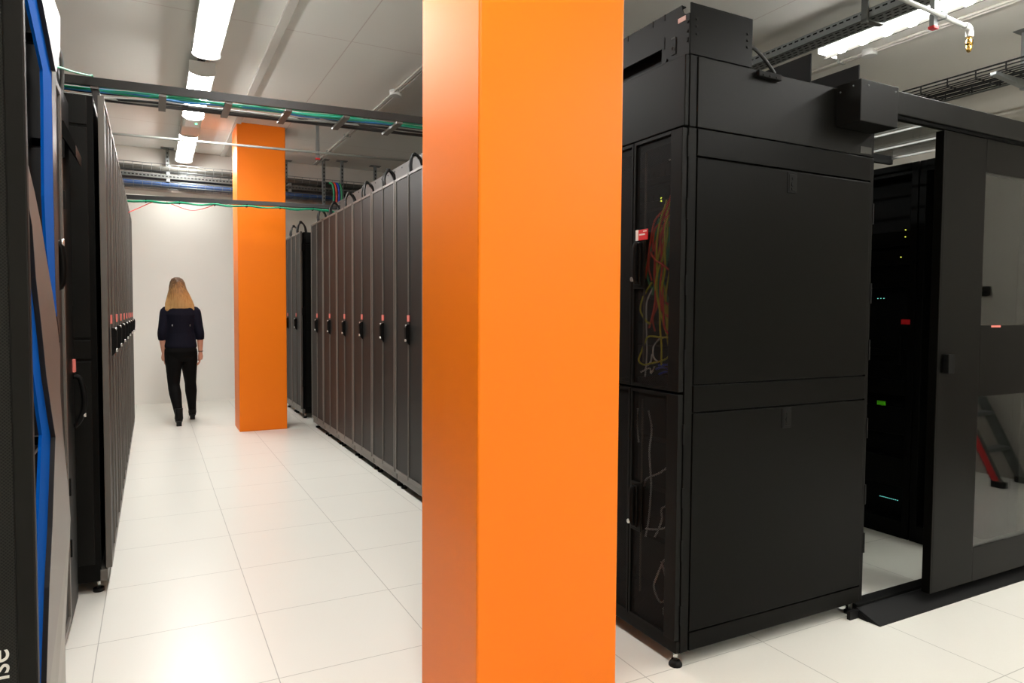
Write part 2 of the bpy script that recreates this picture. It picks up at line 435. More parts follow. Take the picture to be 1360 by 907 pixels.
c1 = thing('cabinet', 'faceted cabinet with silver panels and bright blue zigzag trim, beside the lettered black cabinet', 'cabinet', (-.3, 2.25, 0))
MB().box(-1.3, -.31, 1.885, 2.685, .05, 2.30).build('cabinet_body', K['recess'], c1)
bk = MB()
for (yy, zz) in ((2.20, .45), (2.40, .97), (2.15, 1.30), (2.51, 1.85), (2.40, 2.12), (2.54, .45)): bk.box(-.312, -.266, yy - .012, yy + .012, zz - .012, zz + .012)
bk.build('panel_standoff', K['darker'], c1)
BLUE_A = [(2.201, 2.154), (2.385, 2.226), (2.682, 2.121), (2.666, 2.029), (2.651, 1.715), (2.656, 1.402), (2.683, 1.328), (2.543, 1.399), (2.462, 1.532), (2.437, 1.684), (2.468, 1.975), (2.465, 2.057)]
EDGE_A = [(2.272, 2.185), (2.364, 2.221), (2.653, 2.112), (2.623, 1.712), (2.628, 1.401), (2.62, 1.245), (2.556, 1.329), (2.53, 1.399), (2.526, 1.698), (2.54, 1.997), (2.555, 2.085)]
SILVER_A = [(2.256, 2.181), (2.531, 2.289), (2.687, 2.295), (2.667, 2.183), (2.55, 2.079), (2.532, 2.077)]
PANEL_L = [(1.905, 1.709), (2.041, 1.637), (2.146, 1.566), (2.246, 1.475), (2.345, 1.395), (2.435, 1.308), (2.496, 1.227), (2.474, 1.102), (2.543, 0.929), (2.626, 0.791), (2.691, 0.65), (2.365, 0.493), (2.112, 0.376), (2.000, .08), (1.98, .08), (2.058, 0.402), (2.151, 0.616), (2.237, 0.753), (2.289, 0.867), (2.343, 0.985), (2.286, 1.048), (2.182, 1.173), (2.106, 1.314), (2.033, 1.426), (1.992, 1.549), (1.922, 1.61)]
FACET = [(2.691, 0.65), (2.686, 0.498), (2.660, 0.262), (2.657, 0.06), (2.0, 0.06), (2.112, 0.376), (2.365, 0.493)]
EDGE_B = [(2.015, 1.623), (2.087, 1.559), (2.131, 1.429), (2.207, 1.312), (2.287, 1.164), (2.396, 1.033), (2.456, 0.968), (2.399, 0.843), (2.344, 0.724), (2.254, 0.58), (2.157, 0.357), (2.03, .06), (1.95, .06), (2.078, 0.396), (2.168, 0.611), (2.298, 0.844), (2.355, 0.991), (2.247, 1.106), (2.16, 1.274), (2.097, 1.371), (2.04, 1.481), (1.984, 1.565)]
BLUE_B = [(2.083, 1.576), (2.141, 1.487), (2.201, 1.372), (2.267, 1.27), (2.359, 1.094), (2.472, 0.973), (2.412, 0.819), (2.276, 0.575), (2.181, 0.348), (2.05, .06), (1.96, .06), (2.104, 0.386), (2.116, 0.633), (2.219, 0.864), (2.284, 1.003), (2.191, 1.133), (2.086, 1.276), (2.037, 1.333), (2.061, 1.5)]
BS = .262 / .275
BLUE_A = [(y * BS, 1.35 + (z - 1.35) * BS) for y, z in BLUE_A]; BLUE_B = [(y * BS, 1.35 + (z - 1.35) * BS) for y, z in BLUE_B]
for nm, pts, xb, xf, m, l in (('blue_trim', BLUE_A, -.270, -.2625, 'blue', 'upper bright blue strip'), ('blue_trim', BLUE_B, -.270, -.2625, 'blue', 'lower bright blue strip'),
                         ('panel_edge', EDGE_A, -.268, -.2620, 'edge', None), ('panel_edge', EDGE_B, -.268, -.2620, 'edge', None),
                         ('panel_rim', SILVER_A, -.268, -.2508, 'edge', None), ('panel_rim', PANEL_L, -.268, -.2508, 'edge', None),
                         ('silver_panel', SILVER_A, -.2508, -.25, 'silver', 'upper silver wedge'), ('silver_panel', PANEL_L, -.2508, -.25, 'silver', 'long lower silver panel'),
                         ('silver_panel', FACET, -.262, -.2498, 'silver_lit', 'lower silver facet, floor reflection put into its lighter colour')):
    m_ = MB().poly(pts, 0, xb, xf)
    if pts is FACET:
        for v in m_.bm.verts: v.co.x -= .022 * max(0, (v.co.y - 2.3)) / .39 * max(0, min(1, (.66 - v.co.z) / .3))
    o = m_.build(nm, K[m], c1)
    if l: o['label'] = l
MB().box(-.312, -.306, 1.95, 2.5, .93, .936).build('recess_seam', K['grey'], c1)
feet(c1, (-.4, -1.2), (1.95, 2.55))

c2 = thing('server_rack', 'set-back grey rack with hinged perforated door, between the silver cabinet and the aisle row', 'server rack', (-.305, 2.97, 0))
MB().box(-1.36, -.335, 2.70, 3.255, .06, 2.22).build('cabinet_body', K['black'], c2)
dd = MB(); dd.frame_yz(-.333, -.305, 2.70, 3.25, .09, 2.215, .03, .03, .002); dd = dd.build('door', K['grey'], c2)
MB().box(-.325, -.314, 2.73, 3.22, .12, 2.185).build('perforated_panel', K['mesh'], dd)
hm = MB().box(-.307, -.290, 2.78, 2.82, 1.40, 1.62, .004); hm.tube([(-.30, 2.80, 1.58), (-.272, 2.80, 1.56), (-.272, 2.80, 1.44), (-.30, 2.80, 1.42)], .012, 8, 4)
hm.build('handle', K['black'], dd)
MB().cyl((-.274, 2.80, 1.58), (-.262, 2.80, 1.58), .012, 12).build('lock_barrel', K['chrome'], dd)
st = MB().box(-.305, -.301, 2.76, 2.80, 1.64, 1.70).build('sticker', K['pink'], dd)
for z in (.35, .60, 1.75, 1.95):
    MB().box(-.318, -.298, 3.248, 3.262, z, z + .07, .002).build('hinge', K['darker'], c2)
feet(c2, (-.36, -1.3), (2.74, 3.21))
c3 = thing('cooling_unit', 'narrow black rack unit with curved handle, beside the nearest tall left-hand rack', 'server rack', (-.305, 3.41, 0))
MB().box(-1.36, -.335, 3.262, 3.56, .06, 2.245).build('cabinet_body', K['black'], c3)
d3 = MB().box(-.333, -.308, 3.264, 3.556, .07, 2.24, .003).build('door', K['black'], c3)
h3 = MB(); h3.tube([(-.307, 3.52, 1.06), (-.282, 3.52, 1.05), (-.268, 3.52, .98), (-.268, 3.52, .93), (-.285, 3.52, .87), (-.307, 3.52, .84)], [.009, .011, .012, .012, .011, .009], 8, 5)
h3.build('handle', K['darker'], d3)
MB().cyl((-.276, 3.52, .89), (-.262, 3.52, .89), .009, 12).build('lock_barrel', K['chrome'], d3)
s3 = MB().box(-.307, -.298, 3.50, 3.54, 1.08, 1.135).build('sticker', K['pink'], d3)
hood = MB(); hood.poly([(-.36, 2.12), (-.30, 2.03), (-.262, 1.965), (-.262, 2.01), (-.30, 2.10)], 1, 3.28, 3.54); hood.build('tilted_flap', K['black'], c3)
feet(c3, (-.35, -1.3), (3.30, 3.52))
tb = thing('cable_guide', 'dark sheet bracket holding a silver bound cable bundle, on top of the set-back rack', 'bracket', (-.32, 3.35, 2.245))
MB().box(-.345, -.325, 3.28, 3.55, 2.245, 2.43, .003).build('back_plate', K['cap'], tb)
MB().box(-.60, -.345, 3.53, 3.55, 2.245, 2.40, .003).build('end_plate', K['cap'], tb)
bd = MB()
for k in range(5):
    bd.tube([(-.318, 3.30 + .008 * k, 2.40), (-.312, 3.34 + .006 * k, 2.36 + .004 * k), (-.314, 3.39 + .005 * k, 2.31), (-.322, 3.44 + .005 * k, 2.26)], .007, 8, 5)
bd.build('bound_bundle', K['galv'], tb)

# ------------------------------------------------------------------ overhead ladder tray across the aisle
ny = lambda x: 4.09 - .083 * (x + .13)
fy = lambda x: 4.39 - .083 * (x + .13)
t1 = thing('ladder_tray', 'dark steel ladder tray crossing the aisle overhead in front, carrying green and blue cables', 'cable tray', (.6, 4.2, 2.48))
MB().bar((-.48, ny(-.48), 2.50), (1.80, ny(1.80), 2.50), .014, .042).build('rail', K['tray'], t1)
MB().bar((-.48, fy(-.48), 2.50), (1.80, fy(1.80), 2.495), .014, .030).build('rail', K['tray'], t1)
for x in (-.242, .065, .384, .693, 1.011, 1.319, 1.62):
    MB().bar((x, ny(x), 2.473), (x, fy(x) + .005, 2.473), .036, .014).build('rung', K['grey'], t1)
for x, y in ((-.235, ny(-.235) + .02), (1.70, ny(1.70))):
    MB().bar((x, y, RH + .002), (x, y, 2.466), .03, .012, (0, 1, 0)).build('support_post', K['tray'], t1)
def tray_cable(i, colour, yo, zo, label, group):
    rr = random.Random(i); pts = []
    x = -.47
    while x < 1.80:
        pts.append((x, ny(x) + yo + rr.uniform(-.022, .022), zo + rr.uniform(-.006, .006) + (0.004 if yo < .1 else 0)))
        x += .21
    return tag(MB().tube(pts, .0055 if colour != 'black' else .007, 7, 4).build('cable', CB[colour]), label, 'cable', group)
i = 0
for colour, n, y0, y1 in (('green', 5, .035, .13), ('teal', 2, .03, .10), ('blue', 4, .06, .15), ('black', 3, .20, .28), ('grey', 3, .17, .26)):
    for k in range(n):
        yo = y0 + (y1 - y0) * k / max(1, n - 1)
        tray_cable(i, colour, yo, 2.488 + .009 * (i % 3), '%s data cable lying in the front overhead ladder tray' % colour, '%s cables in the front ladder tray' % colour); i += 1
tag(MB().tube([(-.33, 3.10, 2.26), (-.303, 3.3, 2.312), (-.298, 3.6, 2.392), (-.277, 3.9, 2.473), (-.259, 4.045, 2.513), (-.252, ny(-.25) - .013, 2.528), (-.25, ny(-.25) + .012, 2.526), (-.245, ny(-.25) + .05, 2.50)], .0045, 8, 6).build('cable', CB['green']),
    'single green cable running from the set-back rack top to the front tray', 'cable')

# rear trunking bar with garland of cables
b0, b1 = Vector((-.50, 7.85, 2.462)), Vector((1.80, 7.42, 2.462))
t2 = thing('cable_bar', 'dark steel bar hung with green cables, crossing before the far orange column', 'cable tray', (.6, 7.65, 2.46))
MB().bar(b0, b1, .06, .040).build('rail', K['tray'], t2)
for f in (.07, .20, .33, .47, .60, .74, .88):
    p = b0.lerp(b1, f); MB().bar(p + Vector((0, -.034, -.03)), p + Vector((0, .034, -.03)), .012, .028).build('cable_tie', K['rubber'], t2)
for x in (-.30, 1.70):
    p = b0.lerp(b1, (x + .5) / 2.3); MB().bar((p.x, p.y, RH + .002), (p.x, p.y, 2.442), .03, .012, (0, 1, 0)).build('support_post', K['tray'], t2)
tp = MB()
for k, (colour, n) in enumerate((('green', 3), ('teal', 3))):
    for q in range(n):
        rr = random.Random(50 + 10 * k + q); pts = []
        for j in range(29):
            f = j / 28; p = b0.lerp(b1, .02 + f * .93); ph = ((.02 + f * .93) - .07) / .1335
            sag = .018 * abs(math.sin(PI * ph)) * rr.uniform(.5, 1.1)
            pts.append(p + Vector((0, -.0325 + .013 * (3 * k + q), -.028 - sag)))
        pts.append(pts[-1] + Vector((.08, .0, -.03))); pts.append(Vector((1.72, 7.40 + .014 * (3 * k + q), RH + .004)))
        tag(MB().tube(pts, .006, 7, 2).build('cable', CB[colour]), '%s cable strung beneath the rear dark bar' % colour, 'cable', '%s cables under the rear bar' % colour)
def barpt(f, dz, dy=0): p = b0.lerp(b1, f); return (p.x, p.y + dy, p.z + dz)
tag(MB().tube([barpt(.28, -.03), barpt(.33, -.075), barpt(.37, -.10), barpt(.41, -.09), barpt(.46, -.045), barpt(.47, -.03)], .004, 7, 6).build('cable', CB['red']), 'red cable sagging in a loop below the rear bar over the white wall', 'cable')
tag(MB().tube([(-.19, 7.70, 2.30), barpt(.175, -.10), barpt(.215, -.05), barpt(.24, -.03)], .004, 7, 6).build('cable', CB['red']), 'red cable slanting down to the top of the left-hand racks', 'cable')

# ------------------------------------------------------------------ aisle lamps
def build_lamp():
    r = thing('ceiling_lamp', 'x', 'ceiling lamp')
    h = MB(); L = .88
    h.poly([(-.095, 3.272), (-.095, 3.315), (-.06, 3.345), (.06, 3.345), (.095, 3.315), (.095, 3.272)], 1, -L, L)
    # housing
    h.build('housing', K['white'], r)
    d = MB()
    pts = [(-.080, 3.274)] + [(-.080 * math.cos(t), 3.266 - .028 * math.sin(t)) for t in [PI * k / 12 for k in range(13)]] + [(.080, 3.274)]
    d.poly(pts, 1, -L + .012, L - .012); d.build('diffuser', K['lamp'], r)
    for s in (-1, 1):
        e = MB()
        e.poly([(-.098, 3.345)] + [(-.098 * math.cos(t), 3.262 - .034 * math.sin(t)) for t in [PI * k / 12 for k in range(13)]] + [(.098, 3.345)], 1, s * L, s * (L - .012) if s > 0 else s * L + .012)
        for v in e.bm.verts:
            if abs(v.co.y) > L - .001: pass
        e.build('end_cap', K['white'], r)
    for y in (-.5, .5):
        MB().box(-.02, .02, y - .02, y + .02, 3.345, 3.375).build('mounting_clip', K['galv'], r)
    return r
lamp = build_lamp()
lamp_y = [(4.83, 'long white ceiling lamp nearest the camera, in the lamp row above the aisle'), (6.84, 'middle ceiling lamp of the row above the aisle, partly behind the overhead tray'), (9.06, 'farthest ceiling lamp of the row above the aisle, near the back wall'),
          (2.6, 'ceiling lamp above the aisle beside the near orange column'), (.5, 'ceiling lamp over the camera end of the aisle')]
for k, (y, l) in enumerate(lamp_y):
    if k == 0: lamp.location = (.385, y, 0); lamp['label'] = l; lamp['group'] = 'ceiling lamps above the aisle'
    else:
        q = dup(lamp, (.385, y, 0), l)
        if k in (1, 2):
            q.scale = (1, (.82, .84)[k - 1], 1)
            for c in q.children:
                if c.name.startswith('diffuser'): c.data = c.data.copy(); c.data.materials[0] = K['lampfar']
q = dup(lamp, (.385, 10.50, .02), 'short added fill lamp, unseen, set crosswise behind the beam at the aisle end', PI / 2); q.scale = (1, .22, 1)  # unseen lamp, added to brighten the back wall
ch = MB(); ch.box(.36, .41, -3, 9.95, 3.375, 3.379); ch.box(.36, .364, -3, 9.95, 3.375, ZC); ch.box(.406, .41, -3, 9.95, 3.375, ZC)
ch = ch.build('mounting_channel', K['galv']); tag(ch, 'perforated steel channel along the ceiling carrying the aisle lamp row', 'channel')
sl = MB()
for k in range(100): sl.box(.378, .392, 4.0 + .06 * k, 4.0 + .06 * k + .032, 3.3742, 3.3752)
sl = sl.build('slot_row', K['darker'], ch); sl['kind'] = 'stuff'
sn = thing('motion_sensor', 'pale boxy sensor with a small green light, between the middle and far aisle lamps', 'sensor', (.385, 7.78, 3.25))
MB().box(.30, .47, 7.575, 7.90, 3.238, 3.345, .012).build('sensor_body', K['sensor'], sn)
MB().box(.32, .45, 7.60, 7.86, 3.232, 3.24, .003).build('cover_window', K['white'], sn)
MB().box(.295, .475, 7.91, 8.30, 3.245, 3.345, .006).build('driver_box', K['beam'], sn)
MB().ell((.42, 7.70, 3.231), (.012, .02, .006), 12, 6).build('indicator_light', K['green_led'], sn)

# ------------------------------------------------------------------ ceiling conduits, pipes
tag(MB().box(.83, .893, -3, 9.98, ZC - .022, ZC, .003).build('flat_conduit', K['beam']), 'flat grey trunking strip running along the ceiling above the aisle', 'conduit')
def twin_conduit(x, ya, yb, label, junction):
    r = thing('conduit', label, 'conduit', (x, ya, ZC))
    for s in (-.022, .022):
        MB().cyl((x + s, ya, ZC - .018), (x + s, yb, ZC - .018), .010, 10).build('tube', K['beam'], r)
    y = ya + .3
    while y < yb:
        MB().box(x - .04, x + .04, y - .012, y + .012, ZC - .03, ZC, .002).build('clamp', K['pipe'], r); y += .9
    for y in junction:
        m = MB(); m.cyl((x, y, ZC - .05), (x, y, ZC), .055, 20); m.build('junction_box', K['white'], r)
    return r
twin_conduit(2.05, 4.2, 9.9, 'twin grey conduit along the ceiling above the right-hand row', (6.30,))
twin_conduit(5.0, -1.0, 9.0, 'twin conduit with round junction box along the ceiling by the right wall', (3.55,))
pp = thing('suppression_pipe', 'long thin pale pipe crossing the aisle below the ceiling before the far column', 'pipe', (.0, 7.6, 3.05))
p0, p1 = Vector((-1.2, 7.81, 3.05)), Vector((2.62, 7.47, 3.05))
MB().cyl(p0, p1, .0125, 12).build('tube', K['pipe'], pp)
for x in (-.9, 1.60):
    p = p0.lerp(p1, (x + 1.2) / 3.82)
    hb = MB().box(x - .018, x + .018, p.y + .014, p.y + .040, 2.995, ZC, .002).build('hanger', K['galv'], pp)
    cp = MB().box(x - .022, x + .022, p.y + .010, p.y + .044, 2.98, 2.996, .002).build('end_plug', K['red'], hb); cp['label'] = 'red plug'
    MB().tube([(x, p.y + .02, 3.05 + .02), (x, p.y - .018, 3.05 + .014), (x, p.y - .018, 3.05 - .014), (x, p.y + .02, 3.05 - .02)], .004, 6).build('pipe_clip', K['galv'], pp)
p0, p1 = Vector((2.9, 2.325, 3.05)), Vector((4.27, 2.415, 3.05))
rp = thing('suppression_pipe', 'pale pipe ending in an elbow and brass nozzle, over the dark enclosure at the right', 'pipe', (4.27, 2.415, 3.05))
MB().cyl(p0, p1, .0135, 14).build('tube', K['pipe'], rp)
e = MB(); e.tube([p1 + Vector((-.02, 0, 0)), p1 + Vector((.008, 0, 0)), p1 + Vector((.028, 0, -.01)), p1 + Vector((.036, 0, -.034)), p1 + Vector((.036, 0, -.055))], .021, 14, 4)
e.build('elbow', K['white'], rp)
c = p1 + Vector((.036, 0, 0))
nz = MB(); nz.cyl(c + Vector((0, 0, -.075)), c + Vector((0, 0, -.052)), .012, 12); nz.cyl(c + Vector((0, 0, -.105)), c + Vector((0, 0, -.072)), .020, 6)
nz.tube([c + Vector((0, 0, -.104)), c + Vector((0, 0, -.130)), c + Vector((0, 0, -.142))], [.018, .015, .008], 12); nz = nz.build('nozzle', K['brass'], rp); nz['label'] = 'brass nozzle'
q = Vector((3.97, 2.51, 3.05)); q = p0.lerp(p1, (3.97 - 2.9) / 1.37)
hb = MB().box(3.952, 3.988, q.y + .016, q.y + .045, 2.995, ZC, .002).build('hanger', K['galv'], rp)
cp = MB().box(3.948, 3.992, q.y + .012, q.y + .049, 2.98, 2.996, .002).build('end_plug', K['red'], hb); cp['label'] = 'red plug'
MB().tube([(3.985, q.y + .02, 3.075), (4.005, q.y - .02, 3.07), (4.005, q.y - .02, 3.03), (3.985, q.y + .02, 3.025)], .005, 6).build('pipe_clip', K['galv'], rp)

# ------------------------------------------------------------------ wire baskets by the back beam
def basket(name, label, x0, x1, y0, y1, z0, h, m, step=.10, r=.0028, axis='x', n=5):
    b = MB()
    def P(a, c, z): return (a, c, z) if axis == 'x' else (c, a, z)
    for k in range(n): 
        c = y0 + (y1 - y0) * k / (n - 1); b.cyl(P(x0, c, z0), P(x1, c, z0), r, 6)
    for c in (y0, y1):
        b.cyl(P(x0, c, z0 + h), P(x1, c, z0 + h), r * 1.3, 6); b.cyl(P(x0, c, z0 + h * .5), P(x1, c, z0 + h * .5), r, 6)
    a = x0 + .02
    while a < x1:
        b.cyl(P(a, y0, z0 + h), P(a, y0, z0 - r), r, 6); b.cyl(P(a, y0, z0 - r), P(a, y1, z0 - r), r, 6); b.cyl(P(a, y1, z0 - r), P(a, y1, z0 + h), r, 6); a += step
    return tag(b.build(name, K[m]), label, 'cable tray')
basket('wire_basket', 'upper wire basket tray hung from struts near the back wall', -1.2, 2.9, 9.60, 9.86, 3.07, .085, 'galv')
basket('wire_basket', 'lower wire basket tray with blue cable bundle near the back wall', -1.2, 2.9, 9.60, 9.86, 2.885, .06, 'galv', .10)
for k in range(4):
    yy = 9.63 + .055 * k
    tag(MB().tube([(-1.2 + .33 * j, yy + .006 * math.sin(j * 1.7 + k), 2.915 + .004 * math.sin(j + k)) for j in range(13)], .024, 10, 3).build('cable_bundle', CB['royal']), 'thick blue cable bundle lying in the lower wire basket', 'cable', 'blue bundles in the lower wire basket')
for k in range(2):
    yy = 9.66 + .12 * k
    tag(MB().tube([(-1.2 + .33 * j, yy, 3.107 + .002 * math.sin(j + k)) for j in range(13)], .032, 12, 2).build('pipe', K['lag']), 'pale lagged pipe lying in the upper wire basket', 'pipe', 'lagged pipes in the upper wire basket')
pt = MB(); pt.box(-1.2, 2.9, 9.60, 9.604, 2.985, 3.03); pt.box(-1.2, 2.9, 9.60, 9.86, 2.982, 2.986); pt.box(-1.2, 2.9, 9.856, 9.86, 2.985, 3.03)
ptr = pt.build('perforated_tray', K['galvdark']); tag(ptr, 'flat perforated steel tray between the two wire baskets', 'cable tray')
hs = MB()
for k in range(98): hs.box(-1.18 + .041 * k, -1.18 + .041 * k + .024, 9.5985, 9.6005, 3.0, 3.014)
hs = hs.build('slot_row', K['darker'], ptr); hs['kind'] = 'stuff'
def strut(x, y, z0, label, group=None, arms=(), axis='y'):
    r = thing('strut', label, 'strut', (x, y, ZC), group)
    MB().box(x - .02, x + .02, y - .02, y + .02, z0, ZC - .008, .002).build('post', K['galv'], r)
    MB().box(x - .075, x + .075, y - .05, y + .05, ZC - .008, ZC, .002).build('base_plate', K['galv'], r)
    s_ = MB(); z = z0 + .03
    while z < ZC - .06:
        s_.box(x - .007, x + .007, y - .0215, y - .0195, z, z + .025); z += .05
    s_ = s_.build('slot_row', K['darker'], r); s_['kind'] = 'stuff'
    for z in arms:
        if axis == 'y': MB().box(x - .02, x + .02, y - .30, y + .06, z - .035, z, .002).build('bracket_arm', K['galv'], r)
        else:
            a = MB(); a.poly([(x - .02, z - .05), (x - .02, z), (x - .40, z), (x - .40, z - .02)], 1, y - .02, y + .02); a.build('bracket_arm', K['galv'], r)
    return r
strut(.20, 9.90, 2.96, 'slotted steel strut hanging from the ceiling by the farthest aisle lamp', 'ceiling struts by the back beam', (3.065, 2.98))
strut(1.66, 9.90, 2.96, 'slotted steel strut hanging just right of the far orange column', 'ceiling struts by the back beam', (3.065, 2.98))
strut(2.10, 9.58, 2.75, 'slotted steel strut left of the pair over the right-hand row', 'ceiling struts by the back beam')
strut(2.34, 9.55, 2.75, 'slotted steel strut right of the pair over the right-hand row', 'ceiling struts by the back beam')
strut(2.84, 9.66, 2.75, 'farthest right slotted strut above the right-hand racks', 'ceiling struts by the back beam')
for k, cn in enumerate(('darkgreen', 'rust', 'navy', 'darkgreen')):
    x = 2.16 + .035 * k
    tag(MB().tube([(x, 9.50, 3.09), (x + .03, 9.47, 3.08), (x + .05, 9.46, 2.98), (x + .05, 9.47, 2.80), (x + .05, 9.46, 2.60), (x + .06, 9.3, 2.46)], .014, 8, 5).build('cable', CB[cn]), ['dark green cable bending down from the upper wire basket', 'rust red cable bending down from the upper wire basket', 'navy cable bending down from the upper wire basket', 'rightmost dark green cable bending down from the upper wire basket'][k], 'cable', 'cables dropping between the struts')
tag(MB().box(.36, .62, 9.962, 9.999, 2.925, 2.99, .015).build('wall_box', K['white']), 'pale rounded box on the beam between the wire baskets', 'box')

# ------------------------------------------------------------------ main rack at the right (doors face -X, side panel faces -Y)
XD, XS, Y0, Y1, X1 = 1.728, 1.80, 1.963, 2.583, 2.815
mr = thing('server_rack', 'big black rack with coloured cables behind perforated doors, right of the near column', 'server rack', (2.27, 2.27, 0))
fr = MB()
fr.box(1.757, 1.797, Y0 + .002, Y0 + .05, .06, 2.037, .003); fr.box(1.757, 1.797, Y1 - .05, Y1, .06, 2.037, .003)
fr.box(2.80, X1 + .008, Y0 + .004, Y0 + .05, .06, 2.037, .003); fr.box(2.80, X1, Y1 - .05, Y1, .06, 2.037, .003)
fr.box(1.76, X1, Y0 + .02, Y1 - .002, 2.0, 2.037); fr.box(1.76, X1, Y0 + .02, Y1 - .002, .06, .09)
fr.box(1.80, 2.80, Y0 + .014, Y0 + .022, .062, 2.036); fr.box(1.80, X1, Y1 - .012, Y1 - .004, .062, 2.036); fr.box(2.785, 2.80, Y0 + .02, Y1 - .01, .07, 2.03)
fr.box(1.80, 2.75, Y0 + .05, Y1 - .05, 1.045, 1.06)
fr.build('frame', K['black'], mr)
MB().box(1.738, 1.757, Y0 + .004, Y1, .06, .108, .003).build('base_bezel', K['black'], mr)
for (z0, z1, nm) in ((.062, .132, 'kick_panel'), (.137, .973, 'side_panel'), (.979, 1.079, 'joining_strip'), (1.085, 1.929, 'side_panel'), (1.936, 2.036, 'top_strip')):
    p = MB().box(XS, 2.797, Y0, Y0 + .014, z0, z1, .0022).build(nm, K['panel'], mr)
    if nm == 'side_panel':
        zc = 1.882 if z0 > 1 else .926
        MB().frame_yz(0, 1, 0, 1, 0, 1, .1).bm.free()
        lt = MB(); lt.box(2.276, 2.331, Y0 - .003, Y0 + .004, zc - .042, zc + .042, .003); lt = lt.build('latch', K['darker'], p)
        k = MB(); k.box(2.283, 2.324, Y0 - .0045, Y0, zc - .034, zc + .034, .002); k.cyl((2.3035, Y0 - .0065, zc + .018), (2.3035, Y0 - .003, zc + .018), .006, 12)
        k.cyl((2.3035, Y0 - .007, zc - .006), (2.3035, Y0 - .003, zc - .006), .010, 14); k.box(2.296, 2.311, Y0 - .0065, Y0 - .003, zc - .028, zc - .022)
        k.build('latch_button', K['cap'], p)
for z in (.17, .42, .62, .86, 1.14, 1.42, 1.70, 1.93):
    MB().box(1.752, 1.760, Y0 - .002, Y0 + .02, z, z + .075).build('hinge', K['darker'], mr)
for z in (.28, .5, .8, 1.15, 1.4, 1.75):
    MB().box(X1 + .004, X1 + .014, Y0 + .002, Y0 + .016, z, z + .09).build('hinge', K['darker'], mr)
def rdoor(ya, yb, z0, z1, wide_near):
    wn = .062 if wide_near else .012
    d = MB()
    d.box(XD, XD + .024, ya, ya + wn, z0, z1, .002); d.box(XD, XD + .024, yb - .012, yb, z0, z1, .002)
    d.box(XD, XD + .024, ya + wn, yb - .012, z0, z0 + .012); d.box(XD, XD + .024, ya + wn, yb - .012, z1 - .012, z1)
    o = d.build('door', K['grey'] if False else K['cap'], mr)
    MB().box(XD + .008, XD + .010, ya + wn - .002, yb - .010, z0 + .010, z1 - .010).build('perforated_panel', K['perf'], o)
    return o
ym = 2.252
dU = rdoor(Y0 + .003, ym - .002, 1.058, 2.033, True); dUf = rdoor(ym + .002, Y1, 1.058, 2.033, False)
dL = rdoor(Y0 + .003, ym - .002, .112, 1.048, True); dLf = rdoor(ym + .002, Y1, .112, 1.048, False)
def handle(door, zc, label=False):
    g = MB(); g.box(XD - .004, XD, 2.170, 2.236, zc - .10, zc + .10, .002)
    g.box(XD - .014, XD - .003, 2.188, 2.226, zc - .085, zc + .085, .004)
    g.build('handle_plate', K['cap'], door)
    g = MB(); g.tube([(XD - .012, 2.208, zc + .078), (XD - .020, 2.208, zc + .066), (XD - .022, 2.208, zc), (XD - .020, 2.208, zc - .055), (XD - .012, 2.208, zc - .075)], [.010, .012, .012, .012, .010], 10, 5)
    g.build('handle', K['darker'], door)
    MB().cyl((XD - .032, 2.216, zc - .062), (XD - .014, 2.216, zc - .062), .009, 14).build('lock_barrel', K['chrome'], door)
handle(dU, 1.548); handle(dL, .572)
tg = MB().box(XD - .007, XD - .003, 2.150, 2.222, 1.640, 1.682, .001).build('sticker', K['red'], dU); tg['label'] = 'red and white sticker above the upper handle'
tg2 = MB().box(XD - .0085, XD - .0068, 2.206, 2.2225, 1.640, 1.682).box(XD - .0085, XD - .0068, 2.165, 2.20, 1.659, 1.665).box(XD - .0085, XD - .0068, 2.155, 2.175, 1.672, 1.676)
tg2.build('sticker_print', K['label'], dU)
lf = MB()
for x, y in ((1.765, Y0 + .035), (2.785, Y0 + .035), (1.765, Y1 - .05), (2.785, Y1 - .05)):
    f = MB().cyl((x, y, .012), (x, y, .075), .009, 12).build('levelling_foot', K['chrome'], mr)
    MB().tube([(x, y, 0), (x, y, .008), (x, y, .022)], [.026, .026, .016], 16).build('foot_pad', K['rubber'], f)
# equipment inside: shelves of gear, thin rails, status lights
gear = thing('network_switch', 'stack of dark switches behind the upper perforated door of the big black rack', 'network gear', (2.2, 2.27, 1.1))
for k in range(9):
    z = 1.12 + .098 * k
    sw = MB().box(1.935, 2.55, 2.03, 2.52, z, z + .086, .003).build('switch_unit', K['darker'], gear)
    pr = MB()
    for j in range(12): pr.box(1.931, 1.936, 2.05 + .036 * j, 2.05 + .036 * j + .024, z + .03, z + .055)
    pr.build('port_row', K['cap'], sw)
ld = MB()
for (y, z) in ((2.322, 1.842), (2.322, 1.83), (2.322, 1.775)): ld.box(1.928, 1.932, y - .003, y + .003, z - .003, z + .003)
ld.build('status_light', K['yel_led'], gear)
MB().box(1.926, 1.932, 2.497, 2.505, 1.428, 1.435).build('status_light', K['red_led'], gear)
gl = thing('server_unit', 'dark servers behind the lower perforated door of the big black rack', 'server', (2.2, 2.27, .15))
for k in range(4):
    z = .14 + .22 * k
    MB().box(1.98, 2.6, 2.03, 2.52, z, z + .20, .004).build('server_body', K['darker'], gl)
rl = MB().box(1.775, 1.781, 2.232, 2.238, 1.15, 2.0).box(1.775, 1.781, 2.232, 2.238, .20, 1.0); rl.build('cable_rail', mat('brown_rail', (0.10, .075, .05, 1), .5), mr)

